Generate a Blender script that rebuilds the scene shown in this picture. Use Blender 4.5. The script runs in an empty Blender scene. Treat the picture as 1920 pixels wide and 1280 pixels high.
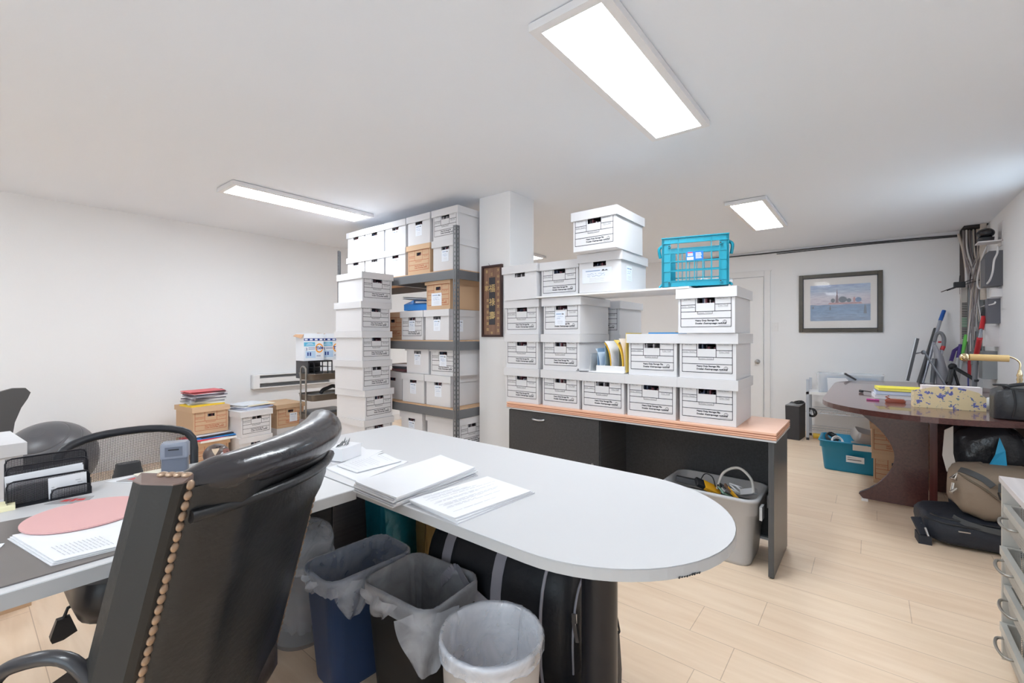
import bpy, bmesh, math, random
from mathutils import Vector, Matrix
random.seed(7)
S = bpy.context.scene
COL = S.collection
PI = math.pi
# ------------------------------------------------------------------ camera, world, exposure
FPX, YH, HC = 840.0, 630.0, 1.235
T = math.radians(38.75)
FW = Vector((math.cos(T), math.sin(T)))
RT = Vector((math.sin(T), -math.cos(T)))
cd = bpy.data.cameras.new('camera'); cam = bpy.data.objects.new('camera', cd); COL.objects.link(cam)
cd.sensor_width = 36.0; cd.lens = 36.0 * FPX / 1920.0; cd.shift_y = -10.0 / 1920.0
cd.clip_start = 0.05
cam.location = (0, 0, HC); cam.rotation_euler = (PI / 2, 0, T - PI / 2)
S.camera = cam
S.view_settings.view_transform = 'Standard'; S.view_settings.look = 'None'
S.view_settings.gamma = 1.0; S.view_settings.use_curve_mapping = False
S.view_settings.exposure = 0.50
WORLD_S = 2.2
pl = bpy.data.lights.new('added_window_portal', 'AREA'); pl.shape = 'RECTANGLE'; pl.size = 2.16; pl.size_y = 2.04; pl.cycles.is_portal = True  # portal for the sky light entering by the added rear window
po = bpy.data.objects.new('added_window_portal', pl); COL.objects.link(po); po.location = (-2.64, .38, 1.2); po.rotation_euler = (0, -PI / 2, 0)
pl = bpy.data.lights.new('added_window_portal', 'AREA'); pl.shape = 'RECTANGLE'; pl.size = .95; pl.size_y = 1.35; pl.cycles.is_portal = True  # portal for the added window in the right wall
po = bpy.data.objects.new('added_window_portal', pl); COL.objects.link(po); po.location = (4.775, -1.0, 1.625); po.rotation_euler = (PI / 2, 0, 0)
w = bpy.data.worlds.new('world'); S.world = w; w.use_nodes = True
w.node_tree.nodes['Background'].inputs[0].default_value = (0.74, 0.89, 1.0, 1)
w.node_tree.nodes['Background'].inputs[1].default_value = WORLD_S
S.cycles.use_denoising = True
S.cycles.max_bounces = 14; S.cycles.diffuse_bounces = 12; S.cycles.transparent_max_bounces = 24
S.cycles.sample_clamp_indirect = 8.0
PANEL_W = 21.0
ZC = 2.40              # ceiling height
X0, X1, Y0, Y1 = -2.6, 6.97, -0.94, 5.47

def P(px, py, z):                  # point of the photograph at height z
    d = (z - HC) / ((YH - py) / FPX); r = FW + (px - 960) / FPX * RT
    return Vector((r.x * d, r.y * d, z))
def onX(px, py, x):                # ... on the plane x
    r = FW + (px - 960) / FPX * RT; k = x / r.x; p = r * k
    return Vector((p.x, p.y, HC + (YH - py) / FPX * k))
def onY(px, py, y):
    r = FW + (px - 960) / FPX * RT; k = y / r.y; p = r * k
    return Vector((p.x, p.y, HC + (YH - py) / FPX * k))

# ------------------------------------------------------------------ materials
def new_mat(name):
    m = bpy.data.materials.new(name); m.use_nodes = True
    return m, m.node_tree.nodes, m.node_tree.links, m.node_tree.nodes['Principled BSDF']
def lin(c):
    return tuple((v / 12.92 if v <= 0.04045 else ((v + 0.055) / 1.055) ** 2.4) for v in (x / 255.0 for x in c)) + (1,)
_mc = {}
def mat(name, rgb, rough=0.6, metal=0.0, var=0.04, scale=6.0, bump=0.0, bscale=60.0, spec=0.5, coat=0.0, emit=0.0, alpha=1.0, trans=0.0):
    """plain surface; rgb in sRGB 0-255, slight procedural variation and bump"""
    if name in _mc: return _mc[name]
    m, N, L, b = new_mat(name)
    c = lin(rgb)
    tc = N.new('ShaderNodeTexCoord')
    if var > 0:
        n = N.new('ShaderNodeTexNoise'); n.inputs['Scale'].default_value = scale; n.inputs['Detail'].default_value = 3
        L.new(tc.outputs['Object'], n.inputs['Vector'])
        r = N.new('ShaderNodeMapRange'); r.inputs['To Min'].default_value = 1 - var; r.inputs['To Max'].default_value = 1 + var
        L.new(n.outputs['Fac'], r.inputs['Value'])
        mx = N.new('ShaderNodeVectorMath'); mx.operation = 'SCALE'; mx.inputs[0].default_value = c[:3]
        L.new(r.outputs[0], mx.inputs['Scale']); L.new(mx.outputs[0], b.inputs['Base Color'])
    else: b.inputs['Base Color'].default_value = c
    b.inputs['Roughness'].default_value = rough; b.inputs['Metallic'].default_value = metal
    b.inputs['Specular IOR Level'].default_value = spec; b.inputs['Coat Weight'].default_value = coat
    b.inputs['Alpha'].default_value = alpha; b.inputs['Transmission Weight'].default_value = trans
    if emit: b.inputs['Emission Color'].default_value = c; b.inputs['Emission Strength'].default_value = emit
    if bump > 0:
        n2 = N.new('ShaderNodeTexNoise'); n2.inputs['Scale'].default_value = bscale; n2.inputs['Detail'].default_value = 4
        L.new(tc.outputs['Object'], n2.inputs['Vector'])
        bp = N.new('ShaderNodeBump'); bp.inputs['Strength'].default_value = bump; bp.inputs['Distance'].default_value = 0.01
        L.new(n2.outputs['Fac'], bp.inputs['Height']); L.new(bp.outputs[0], b.inputs['Normal'])
    _mc[name] = m
    return m
def wood(name, rgb, rgb2, axis='Y', rough=0.45, sc=1.0, coat=0.0, vein=14.0):
    if name in _mc: return _mc[name]
    m, N, L, b = new_mat(name)
    tc = N.new('ShaderNodeTexCoord'); mp = N.new('ShaderNodeMapping')
    s = {'X': (0.6, vein, vein), 'Y': (vein, 0.6, vein), 'Z': (vein, vein, 0.6)}[axis]
    mp.inputs['Scale'].default_value = tuple(v * sc for v in s)
    L.new(tc.outputs['Object'], mp.inputs['Vector'])
    n = N.new('ShaderNodeTexNoise'); n.inputs['Scale'].default_value = 3; n.inputs['Detail'].default_value = 6; n.inputs['Distortion'].default_value = 0.6
    L.new(mp.outputs[0], n.inputs['Vector'])
    cr = N.new('ShaderNodeValToRGB'); cr.color_ramp.elements[0].position = 0.3; cr.color_ramp.elements[1].position = 0.7
    cr.color_ramp.elements[0].color = lin(rgb2); cr.color_ramp.elements[1].color = lin(rgb)
    L.new(n.outputs['Fac'], cr.inputs[0]); L.new(cr.outputs[0], b.inputs['Base Color'])
    b.inputs['Roughness'].default_value = rough; b.inputs['Coat Weight'].default_value = coat
    _mc[name] = m
    return m
def mesh_mat(name, rgb, k=250.0, axes=(0, 2), t=0.35, rough=0.5, metal=0.3):
    """woven wire or net: opaque threads, open holes (object coordinates)"""
    if name in _mc: return _mc[name]
    m, N, L, b = new_mat(name)
    b.inputs['Base Color'].default_value = lin(rgb); b.inputs['Roughness'].default_value = rough; b.inputs['Metallic'].default_value = metal
    tc = N.new('ShaderNodeTexCoord'); sp = N.new('ShaderNodeSeparateXYZ'); L.new(tc.outputs['Object'], sp.inputs[0])
    outs = []
    for a in axes:
        m1 = N.new('ShaderNodeMath'); m1.operation = 'MULTIPLY'; m1.inputs[1].default_value = k; L.new(sp.outputs[a], m1.inputs[0])
        m2 = N.new('ShaderNodeMath'); m2.operation = 'FRACT'; L.new(m1.outputs[0], m2.inputs[0])
        m3 = N.new('ShaderNodeMath'); m3.operation = 'LESS_THAN'; m3.inputs[1].default_value = t; L.new(m2.outputs[0], m3.inputs[0])
        outs.append(m3)
    mm = N.new('ShaderNodeMath'); mm.operation = 'MAXIMUM'; L.new(outs[0].outputs[0], mm.inputs[0]); L.new(outs[1].outputs[0], mm.inputs[1])
    L.new(mm.outputs[0], b.inputs['Alpha'])
    _mc[name] = m
    return m

WALL = mat('wall_paint', (235, 236, 238), 0.9, var=0.012, scale=1.5, bump=0.05, bscale=120)
CEIL = mat('ceiling_paint', (229, 234, 241), 0.95, var=0.01, scale=1.0)
TRIM = mat('trim_paint', (232, 232, 233), 0.5, var=0.01)
WHITE = mat('white_board', (218, 218, 221), 0.75, var=0.02, scale=4)
WLID = mat('white_board_lid', (214, 214, 217), 0.75, var=0.02, scale=4)
TAN = mat('kraft_board', (204, 172, 140), 0.85, var=0.05, scale=5)
TANL = mat('kraft_board_lid', (208, 177, 145), 0.85, var=0.05, scale=5)
INKB = mat('black_ink', (52, 54, 62), 0.7, var=0)
INKR = mat('red_ink', (176, 84, 54), 0.7, var=0)
INKBL = mat('blue_ink', (60, 120, 180), 0.7, var=0)
PAPER = mat('paper', (226, 227, 231), 0.8, var=0.015)
PAPERG = mat('paper_grey_print', (185, 187, 192), 0.8, var=0.0)
INSIDE = mat('box_contents_dark', (58, 52, 56), 0.9, var=0.6, scale=40)
BLACKP = mat('black_plastic', (38, 38, 42), 0.45, var=0.05)
DGREY = mat('dark_grey_plastic', (70, 70, 74), 0.5, var=0.05)
MGREY = mat('mid_grey_plastic', (128, 130, 136), 0.5, var=0.04)
LGREY = mat('light_grey_plastic', (190, 192, 196), 0.45, var=0.03)
STEEL = mat('brushed_steel', (190, 190, 192), 0.28, 1.0, var=0.05)
CHROME = mat('chrome', (225, 225, 228), 0.08, 1.0, var=0)
RACKM = mat('grey_painted_steel', (112, 114, 118), 0.45, 0.3, var=0.05)
CHAR = wood('charcoal_laminate', (66, 66, 68), (52, 52, 54), 'X', 0.5, vein=30)
DESK = mat('white_laminate', (200, 200, 202), 0.45, var=0.012, scale=3, spec=0.4)
DESKE = mat('grey_laminate_edge', (182, 183, 185), 0.5, var=0.02)
CHERRY = wood('cherry_laminate', (92, 54, 50), (70, 38, 36), 'X', 0.28, coat=0.4, vein=22)
CHERRYT = wood('cherry_top', (120, 84, 80), (98, 64, 62), 'X', 0.22, coat=0.5, vein=20)

# ------------------------------------------------------------------ mesh builder
class MB:
    def __init__(s): s.v = []; s.f = []; s.m = []; s.sm = []
    def add(s, vs, fs, mi=0, smooth=False):
        o = len(s.v); s.v += [tuple(v) for v in vs]
        for f in fs: s.f.append([o + i for i in f]); s.m.append(mi); s.sm.append(smooth)
        return s
    def box(s, x0, x1, y0, y1, z0, z1, mi=0):
        vs = [(x0, y0, z0), (x1, y0, z0), (x1, y1, z0), (x0, y1, z0), (x0, y0, z1), (x1, y0, z1), (x1, y1, z1), (x0, y1, z1)]
        return s.add(vs, [(0, 3, 2, 1), (4, 5, 6, 7), (0, 1, 5, 4), (1, 2, 6, 5), (2, 3, 7, 6), (3, 0, 4, 7)], mi)
    def obox(s, c, ax, ay, az, mi=0):      # oriented box: centre, three half-axis vectors
        c = Vector(c); ax = Vector(ax); ay = Vector(ay); az = Vector(az)
        vs = [c + i * ax + j * ay + k * az for k in (-1, 1) for (i, j) in ((-1, -1), (1, -1), (1, 1), (-1, 1))]
        return s.add(vs, [(0, 3, 2, 1), (4, 5, 6, 7), (0, 1, 5, 4), (1, 2, 6, 5), (2, 3, 7, 6), (3, 0, 4, 7)], mi)
    def bar(s, a, b, w, t, mi=0, up=(0, 0, 1)):
        a = Vector(a); b = Vector(b); d = (b - a).normalized(); u = Vector(up)
        if abs(d.dot(u)) > 0.95: u = Vector((1, 0, 0))
        r = d.cross(u).normalized(); u = r.cross(d).normalized()
        return s.obox((a + b) / 2, (b - a) / 2, r * w / 2, u * t / 2, mi)
    def quad(s, a, b, c, d, mi=0): return s.add([a, b, c, d], [(0, 1, 2, 3)], mi)
    def prism(s, pts, z0, z1, mi=0, mside=None):
        n = len(pts); mside = mi if mside is None else mside
        vs = [(x, y, z0) for x, y in pts] + [(x, y, z1) for x, y in pts]
        s.add(vs, [list(range(n - 1, -1, -1)), list(range(n, 2 * n))], mi)
        return s.add(vs, [(i, (i + 1) % n, n + (i + 1) % n, n + i) for i in range(n)], mside)
    def plate(s, pts, axis, a0, a1, mi=0):   # prism of a 2-D outline along X or Y: pts in the two other axes
        n = len(pts)
        def q(p, a): return (a, p[0], p[1]) if axis == 'X' else (p[0], a, p[1])
        vs = [q(p, a0) for p in pts] + [q(p, a1) for p in pts]
        s.add(vs, [list(range(n - 1, -1, -1)), list(range(n, 2 * n))], mi)
        return s.add(vs, [(i, (i + 1) % n, n + (i + 1) % n, n + i) for i in range(n)], mi)
    def loft(s, rings, mi=0, cap0=True, cap1=True, smooth=True, closed=True):
        n = len(rings[0]); vs = [p for r in rings for p in r]; fs = []
        for k in range(len(rings) - 1):
            for i in range(n if closed else n - 1):
                j = (i + 1) % n
                fs.append((k * n + i, k * n + j, (k + 1) * n + j, (k + 1) * n + i))
        s.add(vs, fs, mi, smooth)
        if cap0: s.add(rings[0], [list(range(n - 1, -1, -1))], mi)
        if cap1: s.add(rings[-1], [list(range(n))], mi)
        return s
    def tube(s, pts, r, n=8, mi=0, closed=False, r2=None):
        pts = [Vector(p) for p in pts]; m = len(pts); rings = []; prev = None
        for i, p in enumerate(pts):
            if closed: d = pts[(i + 1) % m] - pts[i - 1]
            else: d = pts[min(i + 1, m - 1)] - pts[max(i - 1, 0)]
            d.normalize()
            if prev is None:
                u = Vector((0, 0, 1)) if abs(d.z) < 0.9 else Vector((1, 0, 0))
            else: u = prev
            a = d.cross(u).normalized(); u = a.cross(d).normalized(); prev = u
            rr = r if r2 is None else r + (r2 - r) * i / max(1, m - 1)
            rings.append([p + rr * (math.cos(2 * PI * k / n) * a + math.sin(2 * PI * k / n) * u) for k in range(n)])
        if closed: rings.append(rings[0])
        return s.loft(rings, mi, not closed, not closed)
    def lathe(s, prof, n=24, c=(0, 0), mi=0, cap0=True, cap1=True, smooth=True):
        rings = [[(c[0] + r * math.cos(2 * PI * k / n), c[1] + r * math.sin(2 * PI * k / n), z) for k in range(n)] for r, z in prof]
        return s.loft(rings, mi, cap0, cap1, smooth)
    def ball(s, c, r, n=16, m=10, mi=0, sc=(1, 1, 1)):
        c = Vector(c); rings = []
        for i in range(1, m):
            t = PI * i / m
            rings.append([(c.x + r * sc[0] * math.sin(t) * math.cos(2 * PI * k / n), c.y + r * sc[1] * math.sin(t) * math.sin(2 * PI * k / n), c.z - r * sc[2] * math.cos(t)) for k in range(n)])
        return s.loft(rings, mi)
    def mesh(s, name, mats):
        me = bpy.data.meshes.new(name); me.from_pydata(s.v, [], s.f)
        for m in (mats if isinstance(mats, (list, tuple)) else [mats]): me.materials.append(m)
        me.polygons.foreach_set('material_index', s.m); me.polygons.foreach_set('use_smooth', s.sm)
        me.update(); return me
    def build(s, name, mats, parent=None, loc=None, rz=0, bevel=0, recalc=False, solid=0, sub=0):
        me = s.mesh(name, mats)
        if recalc:
            bm = bmesh.new(); bm.from_mesh(me); bmesh.ops.remove_doubles(bm, verts=bm.verts, dist=1e-5); bmesh.ops.recalc_face_normals(bm, faces=bm.faces); bm.to_mesh(me); bm.free()
        o = bpy.data.objects.new(name, me); COL.objects.link(o)
        if parent: o.parent = parent
        if loc is not None: o.location = loc
        o.rotation_euler.z = rz
        if solid:
            md = o.modifiers.new('solid', 'SOLIDIFY'); md.thickness = solid; md.offset = 0
        if bevel:
            md = o.modifiers.new('bevel', 'BEVEL'); md.width = bevel; md.segments = 2; md.limit_method = 'ANGLE'; md.angle_limit = math.radians(50)
        if sub:
            md = o.modifiers.new('sub', 'SUBSURF'); md.levels = sub; md.render_levels = sub
        return o
def link(name, me, parent=None, loc=(0, 0, 0), rot=(0, 0, 0), scale=(1, 1, 1)):
    o = bpy.data.objects.new(name, me); COL.objects.link(o); o.parent = parent
    o.location = loc; o.rotation_euler = rot; o.scale = scale
    return o
def thing(name, label, cat, loc=(0, 0, 0), rz=0, group=None, rot=None):
    o = bpy.data.objects.new(name, None); COL.objects.link(o); o.empty_display_size = 0.05
    o.location = loc; o.rotation_euler = rot if rot else (0, 0, rz)
    return tag(o, label, cat, group)
def tag(o, label, cat, group=None):
    o['label'] = label; o['category'] = cat
    if group: o['group'] = group
    return o
def struct(o): o['kind'] = 'structure'; return o

def rrect(w, d, r, n=4, cx=0, cy=0):
    out = []
    for (sx, sy, a0) in ((1, 1, 0), (-1, 1, 90), (-1, -1, 180), (1, -1, 270)):
        for k in range(n + 1):
            a = math.radians(a0 + 90 * k / n)
            out.append((cx + sx * (w / 2 - r) + r * math.cos(a), cy + sy * (d / 2 - r) + r * math.sin(a)))
    return out
def ring(w, d, r, z, n=4, cx=0, cy=0): return [(x, y, z) for x, y in rrect(w, d, r, n, cx, cy)]
def bez(a, b, c, d, n=10):
    a, b, c, d = map(Vector, (a, b, c, d))
    return [((1 - t) ** 3) * a + 3 * t * (1 - t) ** 2 * b + 3 * t * t * (1 - t) * c + t ** 3 * d for t in (i / n for i in range(n + 1))]
def smooth_path(pts, n=6):
    pts = [Vector(p) for p in pts]; out = []
    for i in range(len(pts) - 1):
        p0 = pts[max(i - 1, 0)]; p1 = pts[i]; p2 = pts[i + 1]; p3 = pts[min(i + 2, len(pts) - 1)]
        for k in range(n):
            t = k / n
            out.append(0.5 * ((2 * p1) + (-p0 + p2) * t + (2 * p0 - 5 * p1 + 4 * p2 - p3) * t * t + (-p0 + 3 * p1 - 3 * p2 + p3) * t ** 3))
    out.append(pts[-1]); return out

_tc = {}
def text_geo(txt, size, bold=0.0, align='LEFT'):
    """flat text as (verts, faces) in the XY plane"""
    key = (txt, size, bold, align)
    if key in _tc: return _tc[key]
    cu = bpy.data.curves.new('t', 'FONT'); cu.body = txt; cu.size = size; cu.resolution_u = 2; cu.offset = bold; cu.align_x = align
    o = bpy.data.objects.new('t', cu); COL.objects.link(o)
    dg = bpy.context.evaluated_depsgraph_get(); dg.update()
    me = bpy.data.meshes.new_from_object(o.evaluated_get(dg))
    r = ([tuple(v.co) for v in me.vertices], [tuple(p.vertices) for p in me.polygons])
    bpy.data.objects.remove(o); bpy.data.curves.remove(cu); bpy.data.meshes.remove(me)
    _tc[key] = r
    return r
def put_text(mb, txt, size, org, xd, yd, mi=0, bold=0.0, align='LEFT'):
    vs, fs = text_geo(txt, size, bold, align); org = Vector(org); xd = Vector(xd); yd = Vector(yd)
    mb.add([org + xd * v[0] + yd * v[1] for v in vs], fs, mi)
# ------------------------------------------------------------------ room shell
def floor_mat():
    m, N, L, b = new_mat('oak_planks')
    tc = N.new('ShaderNodeTexCoord'); sp = N.new('ShaderNodeSeparateXYZ'); L.new(tc.outputs['Object'], sp.inputs[0])
    cb = N.new('ShaderNodeCombineXYZ'); L.new(sp.outputs[0], cb.inputs[1])
    dv = N.new('ShaderNodeMath'); dv.operation = 'DIVIDE'; dv.inputs[1].default_value = .215; L.new(sp.outputs[0], dv.inputs[0])
    fl = N.new('ShaderNodeMath'); fl.operation = 'FLOOR'; L.new(dv.outputs[0], fl.inputs[0])
    wn = N.new('ShaderNodeTexWhiteNoise'); wn.noise_dimensions = '1D'; L.new(fl.outputs[0], wn.inputs['W'])
    ma = N.new('ShaderNodeMath'); ma.operation = 'MULTIPLY_ADD'; ma.inputs[1].default_value = 1.22; L.new(wn.outputs['Value'], ma.inputs[0]); L.new(sp.outputs[1], ma.inputs[2]); L.new(ma.outputs[0], cb.inputs[0])
    br = N.new('ShaderNodeTexBrick'); br.inputs['Scale'].default_value = 1.0
    br.inputs['Brick Width'].default_value = 1.22; br.inputs['Row Height'].default_value = 0.215
    br.inputs['Mortar Size'].default_value = 0.0016; br.inputs['Mortar Smooth'].default_value = 0.3
    br.offset = 0.0; br.offset_frequency = 2
    br.inputs['Color1'].default_value = lin((244, 220, 192)); br.inputs['Color2'].default_value = lin((238, 211, 182))
    br.inputs['Mortar'].default_value = lin((176, 146, 118))
    L.new(cb.outputs[0], br.inputs['Vector'])
    mp = N.new('ShaderNodeMapping'); mp.inputs['Scale'].default_value = (9, 0.9, 1); L.new(tc.outputs['Object'], mp.inputs['Vector'])
    n = N.new('ShaderNodeTexNoise'); n.inputs['Scale'].default_value = 2.2; n.inputs['Detail'].default_value = 7; n.inputs['Distortion'].default_value = 0.8
    L.new(mp.outputs[0], n.inputs['Vector'])
    cr = N.new('ShaderNodeValToRGB'); cr.color_ramp.elements[0].color = lin((222, 194, 166)); cr.color_ramp.elements[1].color = lin((250, 230, 208))
    cr.color_ramp.elements[0].position = 0.33; cr.color_ramp.elements[1].position = 0.68
    L.new(n.outputs['Fac'], cr.inputs[0])
    mx = N.new('ShaderNodeMix'); mx.data_type = 'RGBA'; mx.inputs[0].default_value = 0.38
    L.new(br.outputs['Color'], mx.inputs[6]); L.new(cr.outputs[0], mx.inputs[7]); L.new(mx.outputs[2], b.inputs['Base Color'])
    b.inputs['Roughness'].default_value = 0.42; b.inputs['Specular IOR Level'].default_value = 0.4
    bp = N.new('ShaderNodeBump'); bp.inputs['Strength'].default_value = 0.15; bp.inputs['Distance'].default_value = 0.002
    L.new(br.outputs['Fac'], bp.inputs['Height']); bp.invert = True; L.new(bp.outputs[0], b.inputs['Normal'])
    return m
struct(MB().box(X0, X1, Y0, Y1, -0.1, 0).build('floor', floor_mat()))
struct(MB().box(X0 - .1, X1 + .1, Y0 - .1, Y1 + .1, ZC, ZC + .1).build('ceiling', CEIL))
struct(MB().box(X0 - .1, X1 + .1, Y1, Y1 + .1, -.1, ZC).build('wall_left', WALL))
wr = MB(); WX0, WX1, WZ0, WZ1 = 4.3, 5.25, .95, 2.3  # right wall, with an opening for the added window
wr.box(X0 - .1, WX0, Y0 - .1, Y0, -.1, ZC); wr.box(WX1, X1 + .1, Y0 - .1, Y0, -.1, ZC); wr.box(WX0, WX1, Y0 - .1, Y0, -.1, WZ0); wr.box(WX0, WX1, Y0 - .1, Y0, WZ1, ZC)
struct(wr.build('wall_right', WALL))
wf = MB()  # unseen window added in the right wall to lift the light there
for k in range(4):
    x = WX0 + .025 + (WX1 - WX0 - .05) * k / 3; wf.box(x - .025, x + .025, Y0 - .07, Y0 - .03, WZ0, WZ1)
wf.box(WX0, WX1, Y0 - .07, Y0 - .03, WZ0, WZ0 + .05); wf.box(WX0, WX1, Y0 - .07, Y0 - .03, WZ1 - .05, WZ1)
struct(wf.build('added_window_2', TRIM))
struct(MB().box(X1, X1 + .1, Y0, Y1, -.1, ZC).build('wall_back', WALL))
wb_ = MB(); wb_.box(X0 - .1, X0, Y0, Y0 + .3, -.1, ZC); wb_.box(X0 - .1, X0, 1.40, Y1, -.1, ZC); wb_.box(X0 - .1, X0, Y0 + .3, 1.40, 2.28, ZC); wb_.box(X0 - .1, X0, Y0 + .3, 1.40, -.1, .12)  # opening left for the added rear window
struct(wb_.build('wall_behind', WALL))
wf = MB()          # unseen window added behind the viewer to brighten the room
for k in range(4):
    y = Y0 + .3 + (1.40 - Y0 - .3) * k / 3; wf.box(X0 - .07, X0 - .03, y - .025, y + .025, .12, 2.28)
wf.box(X0 - .07, X0 - .03, Y0 + .3, 1.40, .12, .17); wf.box(X0 - .07, X0 - .03, Y0 + .3, 1.40, 2.23, 2.28)
struct(wf.build('added_window_1', TRIM))
struct(MB().box(2.785, 3.11, 2.255, 2.59, 0, ZC).build('wall_pillar', WALL, bevel=0.004))
for nm, b in (('baseboard_left', (X0, X1, Y1 - .014, Y1)), ('baseboard_right', (X0, X1, Y0, Y0 + .014)), ('baseboard_back', (X1 - .014, X1, Y0, 1.05))):
    struct(MB().box(*b, 0, 0.09).build(nm, TRIM, bevel=0.003))
struct(MB().box(X1 - .014, X1, 2.25, Y1, 0, .09).build('baseboard_back_left', TRIM))
# door on the back wall: slab y 1.15..2.01
door = struct(MB().box(X1 - .03, X1 + .0, 1.155, 2.01, 0.006, 2.045).build('door_1', TRIM, bevel=0.002))
fr = MB()
fr.box(X1 - .022, X1, 1.075, 1.148, 0, 2.125); fr.box(X1 - .022, X1, 2.017, 2.09, 0, 2.125); fr.box(X1 - .022, X1, 1.148, 2.017, 2.053, 2.125)
fr.box(X1 - .012, X1, 1.06, 2.105, 2.125, 2.14)
struct(fr.build('trim_1', TRIM, bevel=0.003))
kb = MB(); kb.ball((X1 - .085, 1.225, 0.885), 0.030, mi=0, sc=(.85, 1, 1)); kb.tube([(X1 - .03, 1.225, .885), (X1 - .07, 1.225, .885)], .011)
kb.tube([(X1 - .031, 1.225, .885), (X1 - .037, 1.225, .885)], .033, n=20)
kb.build('door_knob', STEEL, parent=door)
MB().box(X1 - .031, X1 - .0295, 1.150, 1.157, .86, .91).build('latch_plate', STEEL, parent=door)
sw = thing('light_switch', 'white rocker light switch plate on the back wall beside the door', 'switch', (X1, 1.02, 1.36))
MB().box(-.007, 0, -.036, .036, -.058, .058).build('cover_plate', TRIM, sw, bevel=.002)
MB().box(-.011, -.006, -.008, .008, -.016, .016).build('rocker', TRIM, sw, bevel=.001)

# LED ceiling panels (outer 1.22 x 0.31)
FRAME = mat('panel_frame_white', (228, 228, 230), 0.5, var=0)
DIFF, N_, L_, b_ = new_mat('led_diffuser')
b_.inputs['Base Color'].default_value = (1, 1, 1, 1); b_.inputs['Emission Color'].default_value = (0.88, 0.945, 1.0, 1); b_.inputs['Emission Strength'].default_value = PANEL_W
GAP = mat('panel_shadow_gap', (96, 96, 98), .9, var=0)
fm = MB(); W2, D2 = .605, .158
ii = (W2 - .035, D2 - .035)
fm.box(-W2, W2, -D2, -ii[1], -.034, -.004); fm.box(-W2, W2, ii[1], D2, -.034, -.004)
fm.box(-W2, -ii[0], -ii[1], ii[1], -.034, -.004); fm.box(ii[0], W2, -ii[1], ii[1], -.034, -.004)
fmesh = fm.mesh('panel_frame', FRAME)
dmesh = MB().box(-ii[0], ii[0], -ii[1], ii[1], -.031, -.02).mesh('panel_diffuser', DIFF)
gmesh = MB().box(-W2 + .01, W2 - .01, -D2 + .01, D2 - .01, -.006, 0).mesh('panel_back', GAP)
for (x, y, lab) in ((1.945, .838, 'large near LED ceiling panel above the rounded desk end'),
                    (1.90, 3.855, 'LED ceiling panel on the left, above the wall stacked with boxes'),
                    (4.80, .838, 'LED ceiling panel on the right, between blue crate and framed print'),
                    (4.80, 3.855, 'LED ceiling panel mostly hidden behind the white pillar'),
                    (-.95, .838, 'LED ceiling panel behind the viewer on the desk side'),
                    (-.95, 3.855, 'LED ceiling panel behind the viewer on the left side')):
    t = thing('ceiling_light', lab, 'ceiling light', (x, y, ZC), group='LED panels on the ceiling')
    link('panel_frame', fmesh, t); link('diffuser', dmesh, t); link('mounting_plate', gmesh, t)
# electric heater on the left wall
ht = thing('wall_heater', 'white electric convector heater mounted on the left wall', 'heater', (2.10, Y1, .64))
b = MB(); b.box(0, .98, -.012, 0, 0, .155); b.box(0, .07, -.07, 0, 0, .155); b.box(.91, .98, -.07, 0, 0, .155); b.box(.07, .91, -.05, -.01, .055, .115)
b.box(.07, .91, -.055, 0, .145, .155); b.box(.07, .91, -.055, 0, 0, .012)
b.build('housing', TRIM, ht, bevel=.003)
g = MB()
for z in (.018, .026, .034, .042, .122, .13, .138): g.box(.07, .91, -.045, -.012, z, z + .004)
g.build('grille', mat('heater_grille', (120, 120, 122), .5), ht)
# black cable along the top of the back wall
tag(MB().tube([(X1 - .012, 2.2, 2.372), (X1 - .012, 1.2, 2.366), (X1 - .014, .2, 2.37), (X1 - .012, -.4, 2.362), (X1 - .02, -.74, 2.35)], .009, 6).build('cable', mat('dark_cable', (72, 72, 74), .6)), 'dark cable running along the top of the back wall', 'cable', 'cables along the back wall')
tag(MB().tube([(X1 - .006, 1.0, 2.345), (X1 - .01, .0, 2.352), (X1 - .012, -.74, 2.338)], .006, 6).build('cable', mat('dark_cable', (72, 72, 74), .6)), 'thinner grey cable just below the dark cable on the back wall', 'cable', 'cables along the back wall')
# ------------------------------------------------------------------ archive boxes
BW, BD, BH, LS = .297, .396, .250, .056        # body width, depth, overall height, lid skirt
def body_mesh(m, zt=BH - .003, hw=.046, h0=.166, h1=.196, W=BW, D=BD):
    b = MB(); t = .004; x = W / 2
    b.box(-x, x, 0, D, 0, t); b.box(-x, -x + t, 0, D, t, zt); b.box(x - t, x, 0, D, t, zt); b.box(-x + t, x - t, D - t, D, t, zt)
    b.box(-x + t, x - t, 0, t, t, h0); b.box(-x + t, -hw, 0, t, h0, h1); b.box(hw, x - t, 0, t, h0, h1); b.box(-x + t, x - t, 0, t, h1, zt)
    return b.mesh('box_body', m)
def lid_mesh(m, W=BW + .023, D=BD + .023, H=BH + .001, ls=LS):
    b = MB(); x = W / 2; y0 = -.0115; y1 = D - .0115; t = .003; z0 = H - ls
    b.box(-x, x, y0, y1, H - t, H); b.box(-x, x, y0, y0 + t, z0, H - t); b.box(-x, x, y1 - t, y1, z0, H - t)
    b.box(-x, -x + t, y0 + t, y1 - t, z0, H - t); b.box(x - t, x, y0 + t, y1 - t, z0, H - t)
    return b.mesh('box_lid', m)
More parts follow.
